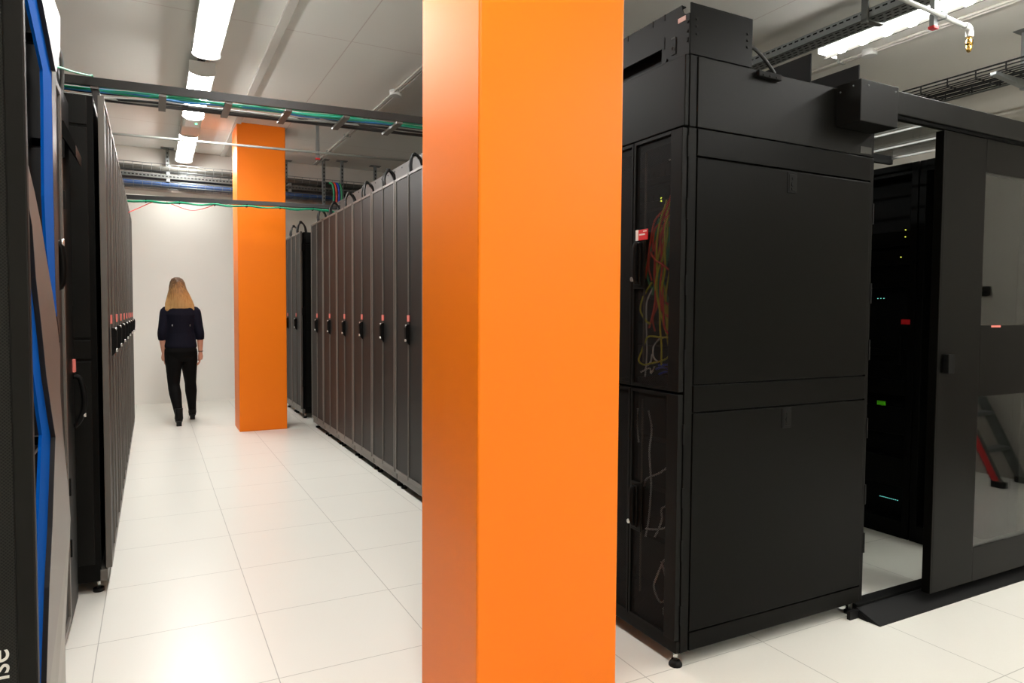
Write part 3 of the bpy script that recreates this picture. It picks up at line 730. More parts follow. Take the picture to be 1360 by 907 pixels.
XC = 1.84
def rc(name_col, pts, r, word, door='upper', dx=0.0, group=None):
    rr = random.Random(len(pts) * 31 + int(pts[0][1] * 1000))
    P = [(XC + dx + rr.uniform(-.012, .012), y, z) for (y, z) in pts]
    tag(MB().tube(P, r, 7, 6).build('patch_cable', CB[name_col]), '%s patch cable %s behind the %s perforated door of the big rack' % (word, 'hanging' if door == 'upper' else 'trailing', door), 'cable', group or '%s cables behind the %s door' % (word, door))
RED = [[(2.103, 1.836), (2.136, 1.773), (2.203, 1.736), (2.259, 1.696), (2.277, 1.62)], [(2.095, 1.875), (2.124, 1.809), (2.158, 1.746), (2.184, 1.688), (2.201, 1.614), (2.218, 1.554)],
       [(2.151, 1.825), (2.195, 1.78), (2.241, 1.734), (2.268, 1.666), (2.286, 1.574), (2.294, 1.496)], [(2.124, 1.809), (2.114, 1.77), (2.105, 1.739)],
       [(2.206, 1.462), (2.195, 1.37), (2.174, 1.294), (2.137, 1.249), (2.114, 1.22)], [(2.276, 1.605), (2.247, 1.571), (2.199, 1.553), (2.171, 1.533), (2.116, 1.501)],
       [(2.186, 1.394), (2.149, 1.385), (2.113, 1.388)], [(2.185, 1.345), (2.148, 1.328), (2.111, 1.304)],
       [(2.13, 1.80), (2.17, 1.74), (2.20, 1.66), (2.21, 1.56), (2.20, 1.46), (2.19, 1.36)], [(2.16, 1.79), (2.215, 1.72), (2.25, 1.63), (2.262, 1.52), (2.25, 1.42), (2.262, 1.34), (2.285, 1.29)]]
def vary(lst, n, seed):
    rr = random.Random(seed); out = []
    for k in range(n):
        p = lst[k % len(lst)]; a, b = rr.uniform(-.022, .022), rr.uniform(-.03, .03)
        out.append([(y + a + rr.uniform(-.012, .012), z + b + rr.uniform(-.01, .01)) for y, z in p])
    return out
for p in RED: rc('rust', p, .0042, 'red')
for p in vary([RED[0], RED[1], RED[2], RED[8], RED[9]], 7, 3): rc('rust', p, .0038, 'red', dx=.025)
YV = [[(2.186, 1.788), (2.212, 1.707), (2.229, 1.616), (2.236, 1.525), (2.22, 1.431), (2.199, 1.339), (2.174, 1.263)], [(2.150, 1.77), (2.17, 1.70), (2.19, 1.62), (2.185, 1.52), (2.20, 1.42), (2.21, 1.30), (2.19, 1.22)]]
for p in vary(YV, 5, 5): rc('yellow', p, .0036, 'yellow', dx=.02)
GV = [[(2.155, 1.792), (2.19, 1.736), (2.206, 1.646), (2.233, 1.571), (2.26, 1.495), (2.277, 1.427)], [(2.172, 1.734), (2.196, 1.615), (2.204, 1.539), (2.211, 1.447), (2.172, 1.37), (2.135, 1.34)]]
for p in vary(GV, 6, 9): rc('darkgreen', p, .0038, 'green', dx=.03)
for p in [[(2.186, 1.788), (2.212, 1.707), (2.229, 1.616), (2.236, 1.525), (2.22, 1.431), (2.199, 1.339), (2.174, 1.263)], [(2.167, 1.762), (2.183, 1.673), (2.2, 1.584), (2.217, 1.524), (2.229, 1.447)],
          [(2.274, 1.48), (2.312, 1.418), (2.325, 1.364), (2.299, 1.323), (2.27, 1.307)], [(2.239, 1.255), (2.278, 1.254), (2.312, 1.233), (2.332, 1.191), (2.341, 1.152), (2.32, 1.134), (2.266, 1.141), (2.19, 1.161), (2.144, 1.183), (2.132, 1.219), (2.141, 1.252), (2.192, 1.253), (2.239, 1.255)],
          [(2.150, 1.77), (2.17, 1.70), (2.19, 1.62), (2.185, 1.52), (2.20, 1.42), (2.21, 1.30), (2.19, 1.22), (2.185, 1.14)], [(2.12, 1.72), (2.14, 1.64), (2.15, 1.58)]]:
    rc('yellow', p, .0040, 'yellow')
for p in [[(2.155, 1.792), (2.19, 1.736), (2.206, 1.646), (2.233, 1.571), (2.26, 1.495), (2.277, 1.427)], [(2.256, 1.743), (2.283, 1.653), (2.31, 1.561), (2.298, 1.471), (2.239, 1.438), (2.173, 1.407)], [(2.172, 1.734), (2.196, 1.615), (2.204, 1.539), (2.211, 1.447), (2.172, 1.37), (2.135, 1.34)],
          [(2.14, 1.70), (2.16, 1.60), (2.17, 1.52), (2.15, 1.45), (2.115, 1.42)]]:
    rc('darkgreen', p, .0042, 'green', dx=.02)
for p in [[(2.271, 1.465), (2.299, 1.402), (2.316, 1.306), (2.314, 1.178), (2.316, 1.082)], [(2.144, 1.255), (2.204, 1.25), (2.256, 1.229), (2.275, 1.206), (2.249, 1.17), (2.22, 1.153)], [(2.33, 1.10), (2.29, 1.12), (2.27, 1.10), (2.26, 1.13)], [(2.31, 1.13), (2.28, 1.15), (2.27, 1.18)],
          [(2.105, 1.86), (2.115, 1.83), (2.12, 1.80)], [(2.19, 1.97), (2.16, 1.965), (2.14, 1.975)]]:
    rc('white', p, .0035, 'white', dx=.01)
for p in [[(2.265, 1.118), (2.227, 1.127), (2.189, 1.117), (2.144, 1.127)], [(2.26, 1.096), (2.213, 1.109), (2.152, 1.102)], [(2.25, 1.135), (2.2, 1.14), (2.13, 1.138)]]:
    rc('navy', p, .005, 'blue', dx=.04)
for p in [[(2.261, 0.946), (2.25, 0.868), (2.262, 0.771), (2.244, 0.648), (2.238, 0.586), (2.26, 0.484), (2.278, 0.408)], [(2.308, 0.614), (2.264, 0.659), (2.202, 0.695), (2.12, 0.745)], [(2.269, 0.443), (2.197, 0.461), (2.15, 0.483), (2.114, 0.506)], [(2.116, 0.585), (2.166, 0.557), (2.188, 0.504), (2.196, 0.454), (2.21, 0.428)],
          [(2.111, 0.387), (2.17, 0.337), (2.206, 0.262), (2.215, 0.211), (2.185, 0.159), (2.148, 0.204), (2.141, 0.285), (2.17, 0.337)], [(2.175, 0.135), (2.138, 0.158), (2.102, 0.178), (2.101, 0.145), (2.137, 0.125), (2.174, 0.126), (2.129, 0.18)],
          [(2.36, .94), (2.34, .90), (2.33, .80)]]:
    rc('grey', p, .0042, 'grey', 'lower')

# sheet-metal enclosure on the rack, cable troughs above
cp = thing('top_enclosure', 'charcoal sheet-metal enclosure with flat sides sitting on the big black rack', 'enclosure', (2.28, 2.27, 2.04))
MB().box(1.740, 1.760, Y0 + .006, Y1 + .2, 2.042, 2.300, .003).build('front_panel', K['cap'], cp)
MB().box(1.797, 2.80, Y0, Y0 + .014, 2.041, 2.298, .002).build('side_panel', K['cap'], cp)
MB().box(1.760, 1.794, Y0 + .003, Y0 + .04, 2.041, 2.300, .002).build('corner_post', K['black'], cp)
MB().box(2.80, X1 + .004, Y0 + .004, Y0 + .03, 2.041, 2.298, .002).build('corner_post', K['cap'], cp)
MB().box(1.765, X1, Y0 + .014, Y1, 2.288, 2.2985).build('lid', K['black'], cp)
MB().box(2.722, 2.795, Y0 - .0015, Y0 + .001, 2.050, 2.079).build('number_plate', K['greylabel'], cp)
tr = thing('cable_trough', 'charcoal trough with slotted side and square end plate, on top of the big rack enclosure', 'cable trough', (1.9, 2.2, 2.30))
s = MB()
z0, z1 = 2.301, 2.490
nt_ = [(2.012, z1)]
for t in range(7):
    a = PI / 2 * t / 6; nt_.append((2.008 - .030 * math.sin(a) , z1 - .034 + .030 * math.cos(a) - .030 + .03))
side = [(2.008, z1), (2.005, z1 - .02), (1.998, z1 - .032), (1.985, z1 - .04), (1.966, z1 - .042), (1.966, z0), (2.58, z0), (2.58, z1)]
# slot cut as separate strips: below, above, right of slot
sl0, sl1, sy = 2.312, 2.366, 2.118
s.poly([(2.008, z1), (2.005, z1 - .02), (1.998, z1 - .032), (1.985, z1 - .04), (1.966, z1 - .042), (1.966, z0), (sy, z0), (sy, z1)], 0, 1.752, 1.757)
s.box(1.752, 1.757, sy, 2.58, sl1, z1); s.box(1.752, 1.757, sy, 2.58, z0, sl0)
s.box(1.757, 1.775, 2.010, 2.58, z1 - .004, z1); s.box(1.752, 1.757, 2.56, 2.58, sl0, sl1)
s.build('side_wall', K['cap'], tr)
MB().box(1.757, 2.068, Y0 + .001, Y0 + .005, 2.303, 2.486).build('end_plate', K['panel'], tr)
MB().box(2.06, 2.065, Y0 + .01, 2.58, z0, 2.47).build('back_wall', K['cap'], tr)
MB().box(1.79, 1.80, Y0 + .15, 2.58, z0, 2.44).build('slot_shade_plate', K['darker'], tr)  # dark plate added behind the slot, stands in for the shade inside
MB().box(1.757, 2.06, Y0 + .01, 2.58, z0, z0 + .004).build('base_sheet', K['darker'], tr)
for y, z in ((1.975, 2.418), (1.975, 2.385), (1.977, 2.357), (1.975, 2.35), (2.09, 2.30 + .015)): MB().cyl((1.748, y, z), (1.754, y, z), .006, 10).build('bolt', K['cap'], tr)
for x, z in ((1.785, 2.43), (1.785, 2.405), (1.787, 2.378), (2.042, 2.425), (2.042, 2.40), (2.042, 2.375)): MB().cyl((x, Y0 - .003, z), (x, Y0 + .003, z), .005, 10).build('bolt', K['cap'], tr)
for y in (2.10, 2.17, 2.33): MB().box(1.7505, 1.7525, y, y + .005, z1 - .022, z1 + .0005).build('notch', K['darker'], tr)
MB().box(1.7505, 1.7525, 2.10, 2.105, 2.36, 2.405).build('notch', K['darker'], tr)
MB().box(1.7495, 1.752, 1.985, 2.025, 2.428, 2.445).build('warning_sticker', K['pale'], tr)
em = MB(); em.box(1.7485, 1.752, 2.035, 2.060, 2.322, 2.385, .001); em.build('badge', K['cap'], tr)
eb = MB(); eb.box(1.7475, 1.749, 2.037, 2.060, 2.380, 2.386); eb.tube([(1.7475, 2.048 + .007 * math.cos(t), 2.345 + .007 * math.sin(t)) for t in [2 * PI * k / 14 for k in range(14)]], .0015, 6, closed=True)
eb.build('badge_print', K['greylabel'], tr)
# loose black cable and connector block behind the end plate
lc = MB(); lc.tube([(2.06, 2.0, 2.395), (2.10, 1.99, 2.392), (2.145, 1.985, 2.365), (2.19, 1.98, 2.325), (2.21, 1.98, 2.307)], .007, 10, 5)
tag(lc.build('cable', CB['black']), 'thick black cable curving down beside the trough end plate on the big rack', 'cable')
cb = thing('connector_block', 'small black cable clamp fixed at the top edge of the big rack enclosure', 'connector', (2.15, 1.95, 2.29))
MB().box(2.085, 2.21, 1.942, 1.962, 2.268, 2.292, .003).build('clamp_body', K['darker'], cb)
for x in (2.11, 2.145, 2.18): MB().cyl((x, 1.939, 2.276), (x, 1.952, 2.276), .004, 10).build('screw', K['cap'], cb)
t3 = thing('cable_trough', 'plain black open trough lying on the big rack enclosure beside the header box', 'cable trough', (2.55, 2.3, 2.30))
MB().box(2.404, 2.41, Y0 + .006, 2.58, 2.2985, 2.418).build('side_wall', K['darker'], t3)
MB().box(2.706, 2.712, Y0 + .006, 2.58, 2.2985, 2.425).build('side_wall', K['darker'], t3)
MB().box(2.41, 2.706, Y0 + .006, 2.58, 2.2985, 2.3025).build('base_sheet', K['darker'], t3)

# ------------------------------------------------------------------ containment: header, sliding door, sill, ramp, roof, opposite racks
hd = thing('door_header', 'dark steel header rail with square end box above the sliding door of the enclosure', 'door header', (2.8, 1.9, 2.2))
MB().box(2.556, 2.800, 1.848, Y0 - .002, 2.138, 2.308, .003).build('end_box', K['cap'], hd)
MB().box(2.802, 4.95, 1.852, 1.872, 2.200, 2.296, .003).build('rail_cover', K['cap'], hd)
MB().box(2.802, 4.95, 1.935, 1.955, 2.215, 2.322, .003).build('rear_flange', K['cap'], hd)
for x, y, z in ((2.60, 1.846, 2.285), (2.775, 1.846, 2.285), (2.553, 1.94, 2.275), (2.553, 1.88, 2.285)): MB().ell((x, y, z), (.004, .003, .004), 8, 5).build('screw', K['galv'], hd)
dr = thing('sliding_door', 'dark sliding door with two glass windows closing half of the enclosure entrance', 'door', (3.8, 1.89, .06))
D = MB()
xa, xb = 3.172, 4.60; ya, yb = 1.872, 1.912
wins = ((1.304, 2.030), (.227, .961)); wx0, wx1 = 3.512, 4.30
D.box(xa, wx0, ya, yb, .06, 2.185, .002); D.box(wx1, xb, ya, yb, .06, 2.185, .002)
D.box(wx0, wx1, ya, yb, .06, wins[1][0]); D.box(wx0, wx1, ya, yb, wins[1][1], wins[0][0]); D.box(wx0, wx1, ya, yb, wins[0][1], 2.185)
dp = D.build('door_panel', K['panel'], dr)
for z0, z1 in wins:
    MB().box(wx0 + .0005, wx1 - .0005, ya + .002, ya + .008, z0 + .0005, z1 - .0005).build('window_pane', K['glass'], dr)
MB().box(xa + .012, xa + .016, ya - .0006, ya + .002, .065, 2.18).build('seam_line', K['darker'], dr)
hh = MB().box(3.215, 3.262, ya - .028, ya - .001, 1.085, 1.172, .003); hh.build('door_handle', K['darker'], dr)
sd = MB().box(3.60, 3.68, ya - .0012, ya + .0005, 1.294, 1.3035); sd.build('sticker', K['pink'], dr)
tag(MB().box(2.83, 4.95, 1.995, 2.055, 0, .03, .003).build('door_sill', K['darker']), 'low black door sill between the big rack and the opposite racks', 'door sill')
rm = MB(); rm.poly([(1.845, 0.0), (1.845, .004), (1.955, .040), (1.962, .040), (1.962, 0)], 0, 2.775, 4.9)
rm.box(2.715, 2.775, 1.945, 1.962, 0.0, .036); rm.poly([(1.90, 0), (1.945, 0), (1.945, .03)], 0, 2.770, 2.776)
tag(rm.build('ramp', K['rubber']), 'low black ramp lying on the white floor along the sliding door', 'ramp')

rf = thing('containment_roof', 'glazed roof with aluminium edges over the dark cold aisle behind the sliding door', 'roof', (3.4, 3, 2.28))
for k, (a, b) in enumerate(((2.06, 2.66), (2.68, 3.28), (3.30, 3.90), (3.92, 4.52))):
    p = MB().box(2.83, 3.98, a, b, 2.300, 2.306).build('roof_sheet', K['roofglass'], rf)
    for x in (2.83, 3.12, 3.42, 3.72, 3.98):
        MB().box(x - .006, x + .006, a, b, 2.290, 2.300).build('edge_strip', K['alu'], p)
for y in (2.05, 2.67, 3.29, 3.91, 4.53):
    MB().box(2.82, 3.99, y - .012, y + .012, 2.262, 2.309).build('cross_bar', K['darker'], rf)

def inner_rack(y0, label, detail):
    r = thing('server_rack', label, 'server rack', (4.5, y0 + .3, 0), 'racks on the far side of the cold aisle')
    x0 = 4.0
    MB().box(x0 + .10, x0 + 1.0, y0 + .003, y0 + .597, .015, 2.255).build('cabinet_body', K['darker'], r)
    f = MB(); f.box(x0, x0 + .10, y0 + .003, y0 + .045, 0, 2.255, .003); f.box(x0, x0 + .10, y0 + .555, y0 + .597, 0, 2.255, .003)
    f.box(x0, x0 + .10, y0 + .045, y0 + .555, 0, .10); f.box(x0, x0 + .10, y0 + .045, y0 + .555, 2.19, 2.255)
    f.build('frame', K['black'], r)
    if detail:
        hd_ = MB().box(x0 - .03, x0 - .004, y0 + .062, y0 + .085, 1.05, 1.22, .006); hd_.build('handle', K['black'], r)
        st = MB().box(x0 - .008, x0 - .003, y0 + .025, y0 + .078, 1.295, 1.325).build('sticker', K['red'], r); st['label'] = 'red sticker above the handle'
        for (z, h) in ((1.66, .09), (1.77, .09), (1.52, .04), (1.10, .04), (.86, .09), (.62, .16), (.30, .18)):
            MB().box(x0 + .03, x0 + .12, y0 + .06, y0 + .54, z, z + h, .003).build('equipment_unit', K['black'], r)
        led = MB()
        for k in range(10): led.box(x0 + .026, x0 + .031, y0 + .088 + .0127 * k, y0 + .0905 + .0127 * k, .216, .2185)
        for yy, z in ((.215, 1.452), (.235, 1.452), (.255, 1.452)): led.box(x0 + .026, x0 + .031, y0 + yy, y0 + yy + .003, z, z + .003)
        led.build('status_light', K['teal_led'], r)
        l2 = MB()
        for yy, z in ((.088, 1.862), (.088, 1.82), (.112, 1.70)): l2.box(x0 + .024, x0 + .031, y0 + yy, y0 + yy + .004, z, z + .003)
        l2.build('status_light', K['yel_led'], r)
        MB().box(x0 + .022, x0 + .03, y0 + .185, y0 + .238, .789, .815).build('number_plate', K['greenlabel'], r)
    return r
ir = [inner_rack(1.99, 'dark rack on the far side of the cold aisle, behind the sliding door', False), inner_rack(2.50, 'dark rack with red sticker and tiny lights, seen through the doorway gap', True), inner_rack(3.10, 'dark rack deeper in the cold aisle past the rack with the red sticker', False), inner_rack(3.70, 'deepest dark rack at the end of the cold aisle', False)]
ir[0].location.y = 2.209; ir[0].scale = (1, .963, 1)
for k, l in enumerate(('dark rack directly behind the big black rack', 'middle dark rack hidden behind the near orange column', 'dark rack behind the near orange column beside the long row')):
    dup(rack, (1.765, 2.60 + .306 + .6125 * k, 0), l, 0.0, 'racks behind the near column')
tag(MB().box(2.82, 4.0, 4.50, 4.54, 0, 2.26).build('end_panel', K['black']), 'black panel closing the far end of the cold aisle', 'panel')

# ------------------------------------------------------------------ right side: louvred lamps, perforated tray, wall basket, ladder
def build_rlamp():
    r = thing('louvre_lamp', 'x', 'ceiling lamp'); L = 1.2
    h = MB(); h.poly([(-.095, 3.26), (-.095, 3.31), (-.05, 3.34), (.05, 3.34), (.095, 3.31), (.095, 3.26)], 1, -L, L); h.build('housing', K['white'], r)
    d = MB(); d.poly([(-.082, 3.262), (-.07, 3.240), (.07, 3.240), (.082, 3.262)], 1, -L + .01, L - .01); d.build('diffuser', K['rlamp'], r)
    lv = MB(); lw = MB()
    y = -L + .12
    while y < L:
        lv.poly([(y - .066, 3.192), (y, 3.242), (y + .066, 3.192)], 0, -.040, -.030); y += .17
    lv.build('louvre', K['lag'], r)
    for s in (-1, 1): MB().box(-.1, .1, s * L - .006, s * L + .006, 3.222, 3.342, .002).build('end_cap', K['white'], r)
    for y in (-.7, .7): MB().box(-.02, .02, y - .02, y + .02, 3.34, ZC).build('mounting_clip', K['galv'], r)
    return r
rl_ = build_rlamp()
for k, (x, y, l) in enumerate(((4.37, 2.24, 'louvred ceiling lamp behind the pipe with the brass nozzle'), (4.37, -.3, 'louvred ceiling lamp over the open floor at the right'), (4.37, -2.9, 'rearmost louvred ceiling lamp at the right'))):
    if k == 0: rl_.location = (x, y, 0); rl_['label'] = l; rl_['group'] = 'louvred lamps at the right'
    else: dup(rl_, (x, y, 0), l)
pt = thing('perforated_tray', 'perforated steel cable tray hung from the ceiling beside the louvred lamp', 'cable tray', (4.05, 2.8, 3.2))
m = MB(); m.box(3.985, 3.988, 1.2, 5.2, 3.20, 3.26); m.box(3.985, 4.125, 1.2, 5.2, 3.20, 3.203); m.box(4.122, 4.125, 1.2, 5.2, 3.20, 3.26); m.build('tray_body', K['galv'], pt)
m = MB()
for k in range(80):
    y = 1.22 + .05 * k
    m.box(3.9835, 3.9855, y, y + .03, 3.236, 3.246)
    m.box(4.01, 4.02, y, y + .03, 3.1985, 3.2005); m.box(4.05, 4.06, y + .02, y + .05, 3.1985, 3.2005); m.box(4.09, 4.10, y, y + .03, 3.1985, 3.2005)
m = m.build('slot_pattern', K['darker'], pt); m['kind'] = 'stuff'
for y in (2.86, 4.6):
    MB().box(3.965, 3.982, y - .022, y + .022, 3.17, ZC, .002).build('hanger_strap', K['galvdark'], pt)
    MB().box(3.965, 4.14, y - .022, y + .022, 3.185, 3.197, .002).build('hanger_foot', K['galvdark'], pt)
wb = basket('wire_basket', 'dark wire basket tray along the wall at the right, above the enclosure', .5, 6.5, 5.30, 5.62, 3.07, .05, 'rubber', .20, .005, axis='y', n=8)
st = strut(5.66, 2.78, 3.0, 'slotted strut with a bracket arm carrying the wall wire basket', None, (3.062,), axis='x')
for k, z in enumerate((3.26, 3.30)):
    tag(MB().cyl((6.291, -1, z), (6.291, 9, z), .008, 8).build('conduit', K['galvdark']), ['lower thin conduit along the wall at the right', 'upper thin conduit along the wall at the right'][k], 'conduit')

ld = thing('stepladder', 'red and grey stepladder by the wall at the right, mirrored in the lower door window', 'ladder', (5.9, .6, 0))
for x, red in ((5.88, True), (6.22, False)):
    a = MB().bar((x, .79, .02), (x, .24, 1.08), .028, .07, (0, 0, 1)).build('stile', K['galvdark'], ld)
    if red: MB().bar((x - .016, .775, .05), (x - .016, .23, 1.10), .005, .045, (0, 0, 1)).build('red_strip', K['red'], a)
    MB().box(x - .03, x + .03, .74, .84, 0, .05, .006).build('rubber_foot', K['rubber'], a)
    b = MB().bar((x, -.30, .02), (x, .20, 1.08), .028, .05, (0, 0, 1)).build('rear_stile', K['galvdark'], ld)
    MB().box(x - .03, x + .03, -.34, -.26, 0, .05, .006).build('rubber_foot', K['rubber'], b)
for z in (.27, .54, .81):
    y = .79 - .55 * z / 1.08
    MB().box(5.894, 6.206, y - .05, y + .05, z - .015, z + .015, .003).build('tread', K['galv'], ld)
MB().box(5.86, 6.24, .08, .34, 1.08, 1.115, .004).build('top_platform', K['galvdark'], ld)
hk = thing('wall_bracket', 'small black bracket on the wall at the right, mirrored in the upper door window', 'bracket', (6.3, .42, 1.55))
MB().box(6.285, 6.299, .40, .47, 1.52, 1.60, .003).build('back_plate', K['darker'], hk)
for z in (1.525, 1.575): MB().cyl((6.14, .435, z + .012), (6.286, .435, z), .014, 12).build('prong', K['darker'], hk)

# ------------------------------------------------------------------ person
def fuse(mb, name, m, parent, voxel, smooth=4):
    o = mb.build(name, m, parent)
    r = o.modifiers.new('r', 'REMESH'); r.mode = 'VOXEL'; r.voxel_size = voxel; r.use_smooth_shade = True
    s_ = o.modifiers.new('s', 'SMOOTH'); s_.iterations = smooth; s_.factor = .5
    bpy.context.view_layer.update()
    me = bpy.data.meshes.new_from_object(o.evaluated_get(bpy.context.evaluated_depsgraph_get()))
    o.modifiers.clear(); old = o.data; o.data = me; bpy.data.meshes.remove(old); me.name = name
    return o
K['skin'] = mat('skin', rgb(208, 150, 125), .5, var=.05, scale=12)
K['navy'] = mat('navy_knit', (0.0045, 0.0045, 0.011, 1), .85, spec=.15, var=.15, scale=30, bump=.3, bscale=500)
K['trouser'] = mat('black_trousers', (0.003, 0.0028, 0.0028, 1), .8, spec=.12, var=.15, scale=25, bump=.2, bscale=400)
K['boot'] = mat('black_leather', (0.0035, 0.0035, 0.0035, 1), .4, spec=.2, var=.1)
def hairmat():
    m, nt, p, out = nodes('long_blond_hair')
    tc = nt.nodes.new('ShaderNodeTexCoord'); mp = nt.nodes.new('ShaderNodeMapping'); mp.inputs['Scale'].default_value = (60, 60, 3)
    nt.links.new(tc.outputs['Object'], mp.inputs[0]); nz = nt.nodes.new('ShaderNodeTexNoise'); nz.inputs['Scale'].default_value = 1.5; nz.inputs['Detail'].default_value = 4
    nt.links.new(mp.outputs[0], nz.inputs['Vector'])
    sep = nt.nodes.new('ShaderNodeSeparateXYZ'); nt.links.new(tc.outputs['Object'], sep.inputs[0])
    g = math_node(nt, 'DIVIDE', math_node(nt, 'SUBTRACT', sep.outputs['Z'], 1.36), .34)   # roots darker than tips
    g = math_node(nt, 'ADD', g, math_node(nt, 'MULTIPLY', math_node(nt, 'SUBTRACT', nz.outputs['Fac'], .5), 1.0))
    cr = nt.nodes.new('ShaderNodeValToRGB'); e = cr.color_ramp.elements
    e[0].position = 0; e[0].color = rgb(186, 148, 96); e[1].position = 1; e[1].color = rgb(74, 54, 38)
    x = e.new(.45); x.color = rgb(158, 116, 70)
    nt.links.new(g, cr.inputs[0]); nt.links.new(cr.outputs[0], p.inputs['Base Color'])
    p.inputs['Roughness'].default_value = .6; p.inputs['Specular IOR Level'].default_value = .2
    b = nt.nodes.new('ShaderNodeBump'); b.inputs['Strength'].default_value = .5; b.inputs['Distance'].default_value = .01
    nt.links.new(nz.outputs['Fac'], b.inputs['Height']); nt.links.new(b.outputs['Normal'], p.inputs['Normal'])
    return m
K['hair'] = hairmat()
W = thing('person', 'person with long blond hair walking away, navy top, black trousers and boots', 'person', (.30, 9.1, 0))
cx, cy = .300, 9.10
hipL, kneeL, ankL = (.222, cy - .005, .84), (.218, cy - .03, .47), (.262, cy - .19, .125)
hipR, kneeR, ankR = (.380, cy + .01, .84), (.405, cy + .16, .47), (.428, cy + .30, .115)
shL, elL, wrL = (.142, cy, 1.335), (.100, cy - .03, 1.075), (.118, cy + .03, .845)
shR, elR, wrR = (.462, cy, 1.335), (.506, cy - .04, 1.075), (.512, cy + .0, .850)
def leg(mb, h, k, a, g=0.0):
    h, k, a = Vector(h), Vector(k), Vector(a)
    mid = h.lerp(k, .5); calf = k.lerp(a, .3) + Vector((0, -.012, 0))
    mb.tube([h + Vector((0, 0, .05)), h, h.lerp(k, .25), mid, k, calf, k.lerp(a, .7), a, a + Vector((0, 0, -.03))], [.088 + g, .092 + g, .088 + g, .076 + g, .056 + g, .058 + g, .043 + g, .034 + g, .034 + g], 18, 4)
def hand(mb, w, side, inward):
    w = Vector(w)
    c = w + Vector((0, .012, -.055))
    mb.tube([w, w + Vector((0, .006, -.03)), c, c + Vector((0, .012, -.035))], [.021, .026, .030, .024], 12, 3)
    for i in range(4):          # fingers fan front to back, slightly curled
        yo = -.028 + .019 * i; L = (.055, .068, .075, .070)[i]
        b = c + Vector((-.004 * side, yo + .012, -.022))
        mb.tube([b, b + Vector((-.004 * side, .004, -.6 * L)), b + Vector((-.018 * side, .008, -.95 * L)), b + Vector((-.034 * side, .008, -1.15 * L))], [.0095, .0088, .0082, .0070], 8, 3)
    t = w + Vector((0, .030, -.030))
    mb.tube([t, t + Vector((-.010 * side, .020, -.028)), t + Vector((-.018 * side, .022, -.055)), t + Vector((-.022 * side, .016, -.078))], [.013, .011, .0095, .008], 8, 3)
B = MB()
B.loft([(cx, cy - .015, .79, .11, .07), (cx, cy - .02, .84, .145, .102), (cx, cy - .015, .92, .145, .102), (cx, cy, 1.05, .128, .09), (cx, cy, 1.18, .138, .095), (cx, cy - .005, 1.30, .160, .10), (cx, cy - .005, 1.375, .150, .082), (cx, cy, 1.42, .085, .06), (cx - .01, cy + .005, 1.46, .052, .052), (cx - .022, cy + .02, 1.56, .050, .052)])
hx, hy, hz = cx - .030, cy + .035, 1.625
B.ell((hx, hy, hz + .012), (.073, .092, .108), 20, 14); B.ell((hx, hy + .035, hz - .045), (.056, .055, .062), 16, 10)
B.tube([(hx, hy + .09, hz + .015), (hx, hy + .108, hz - .02), (hx, hy + .092, hz - .028)], [.009, .014, .010], 10, 3)          # nose
for s in (-1, 1): B.ell((hx + s * .074, hy, hz - .005), (.010, .020, .030), 10, 8)                                         # ears
B.ell((hx, hy + .083, hz - .058), (.024, .010, .009), 10, 6)                                                               # mouth
leg(B, hipL, kneeL, ankL); leg(B, hipR, kneeR, ankR)
for a, sd in ((ankL, 0), (ankR, 1)):
    a = Vector(a); B.tube([a + Vector((0, -.03, -.055)), a + Vector((0, .03, -.06)), a + Vector((0, .12, -.085))], [.032, .036, .024], 12, 3)
for (s, e, w, sd) in ((shL, elL, wrL, -1), (shR, elR, wrR, 1)):
    s, e, w = Vector(s), Vector(e), Vector(w)
    B.tube([s.lerp(Vector((cx, cy, 1.38)), .4), s, s.lerp(e, .5), e, e.lerp(w, .35), w], [.05, .052, .043, .036, .037, .023], 14, 4)
    hand(B, w, sd, 0)
body = fuse(B, 'body', K['skin'], W, .0042, 5)
for s in (-1, 1):
    MB().ell((hx + s * .030, hy + .080, hz + .018), (.013, .008, .009), 12, 8).build('eye', K['white'], W)
# knit top with three-quarter sleeves
T = MB()
T.loft([(cx, cy - .015, .905, .172, .126), (cx, cy - .012, .93, .176, .130), (cx, cy - .005, 1.00, .165, .122), (cx, cy, 1.08, .156, .114), (cx, cy, 1.20, .160, .114), (cx, cy - .005, 1.30, .176, .114), (cx, cy - .005, 1.375, .166, .098), (cx, cy, 1.425, .105, .075), (cx - .005, cy + .003, 1.445, .066, .062)], 32)
for (s, e, w) in ((shL, elL, wrL), (shR, elR, wrR)):
    s, e, w = Vector(s), Vector(e), Vector(w)
    T.tube([s.lerp(Vector((cx, cy, 1.385)), .5), s.lerp(Vector((cx, cy, 1.375)), .2), s, s.lerp(e, .35), s.lerp(e, .7), e, e.lerp(w, .30)], [.052, .056, .060, .058, .053, .050, .046], 16, 4)
fuse(T, 'knit_top', K['navy'], W, .006, 6)
P_ = MB()
P_.loft([(cx, cy - .010, .745, .12, .06), (cx, cy - .015, .79, .158, .098), (cx, cy - .022, .86, .174, .126), (cx, cy - .018, .92, .164, .120), (cx, cy - .01, .97, .150, .105)], 28)
leg(P_, hipL, kneeL, ankL, .009); leg(P_, hipR, kneeR, ankR, .009)
fuse(P_, 'trousers', K['trouser'], W, .006, 5)
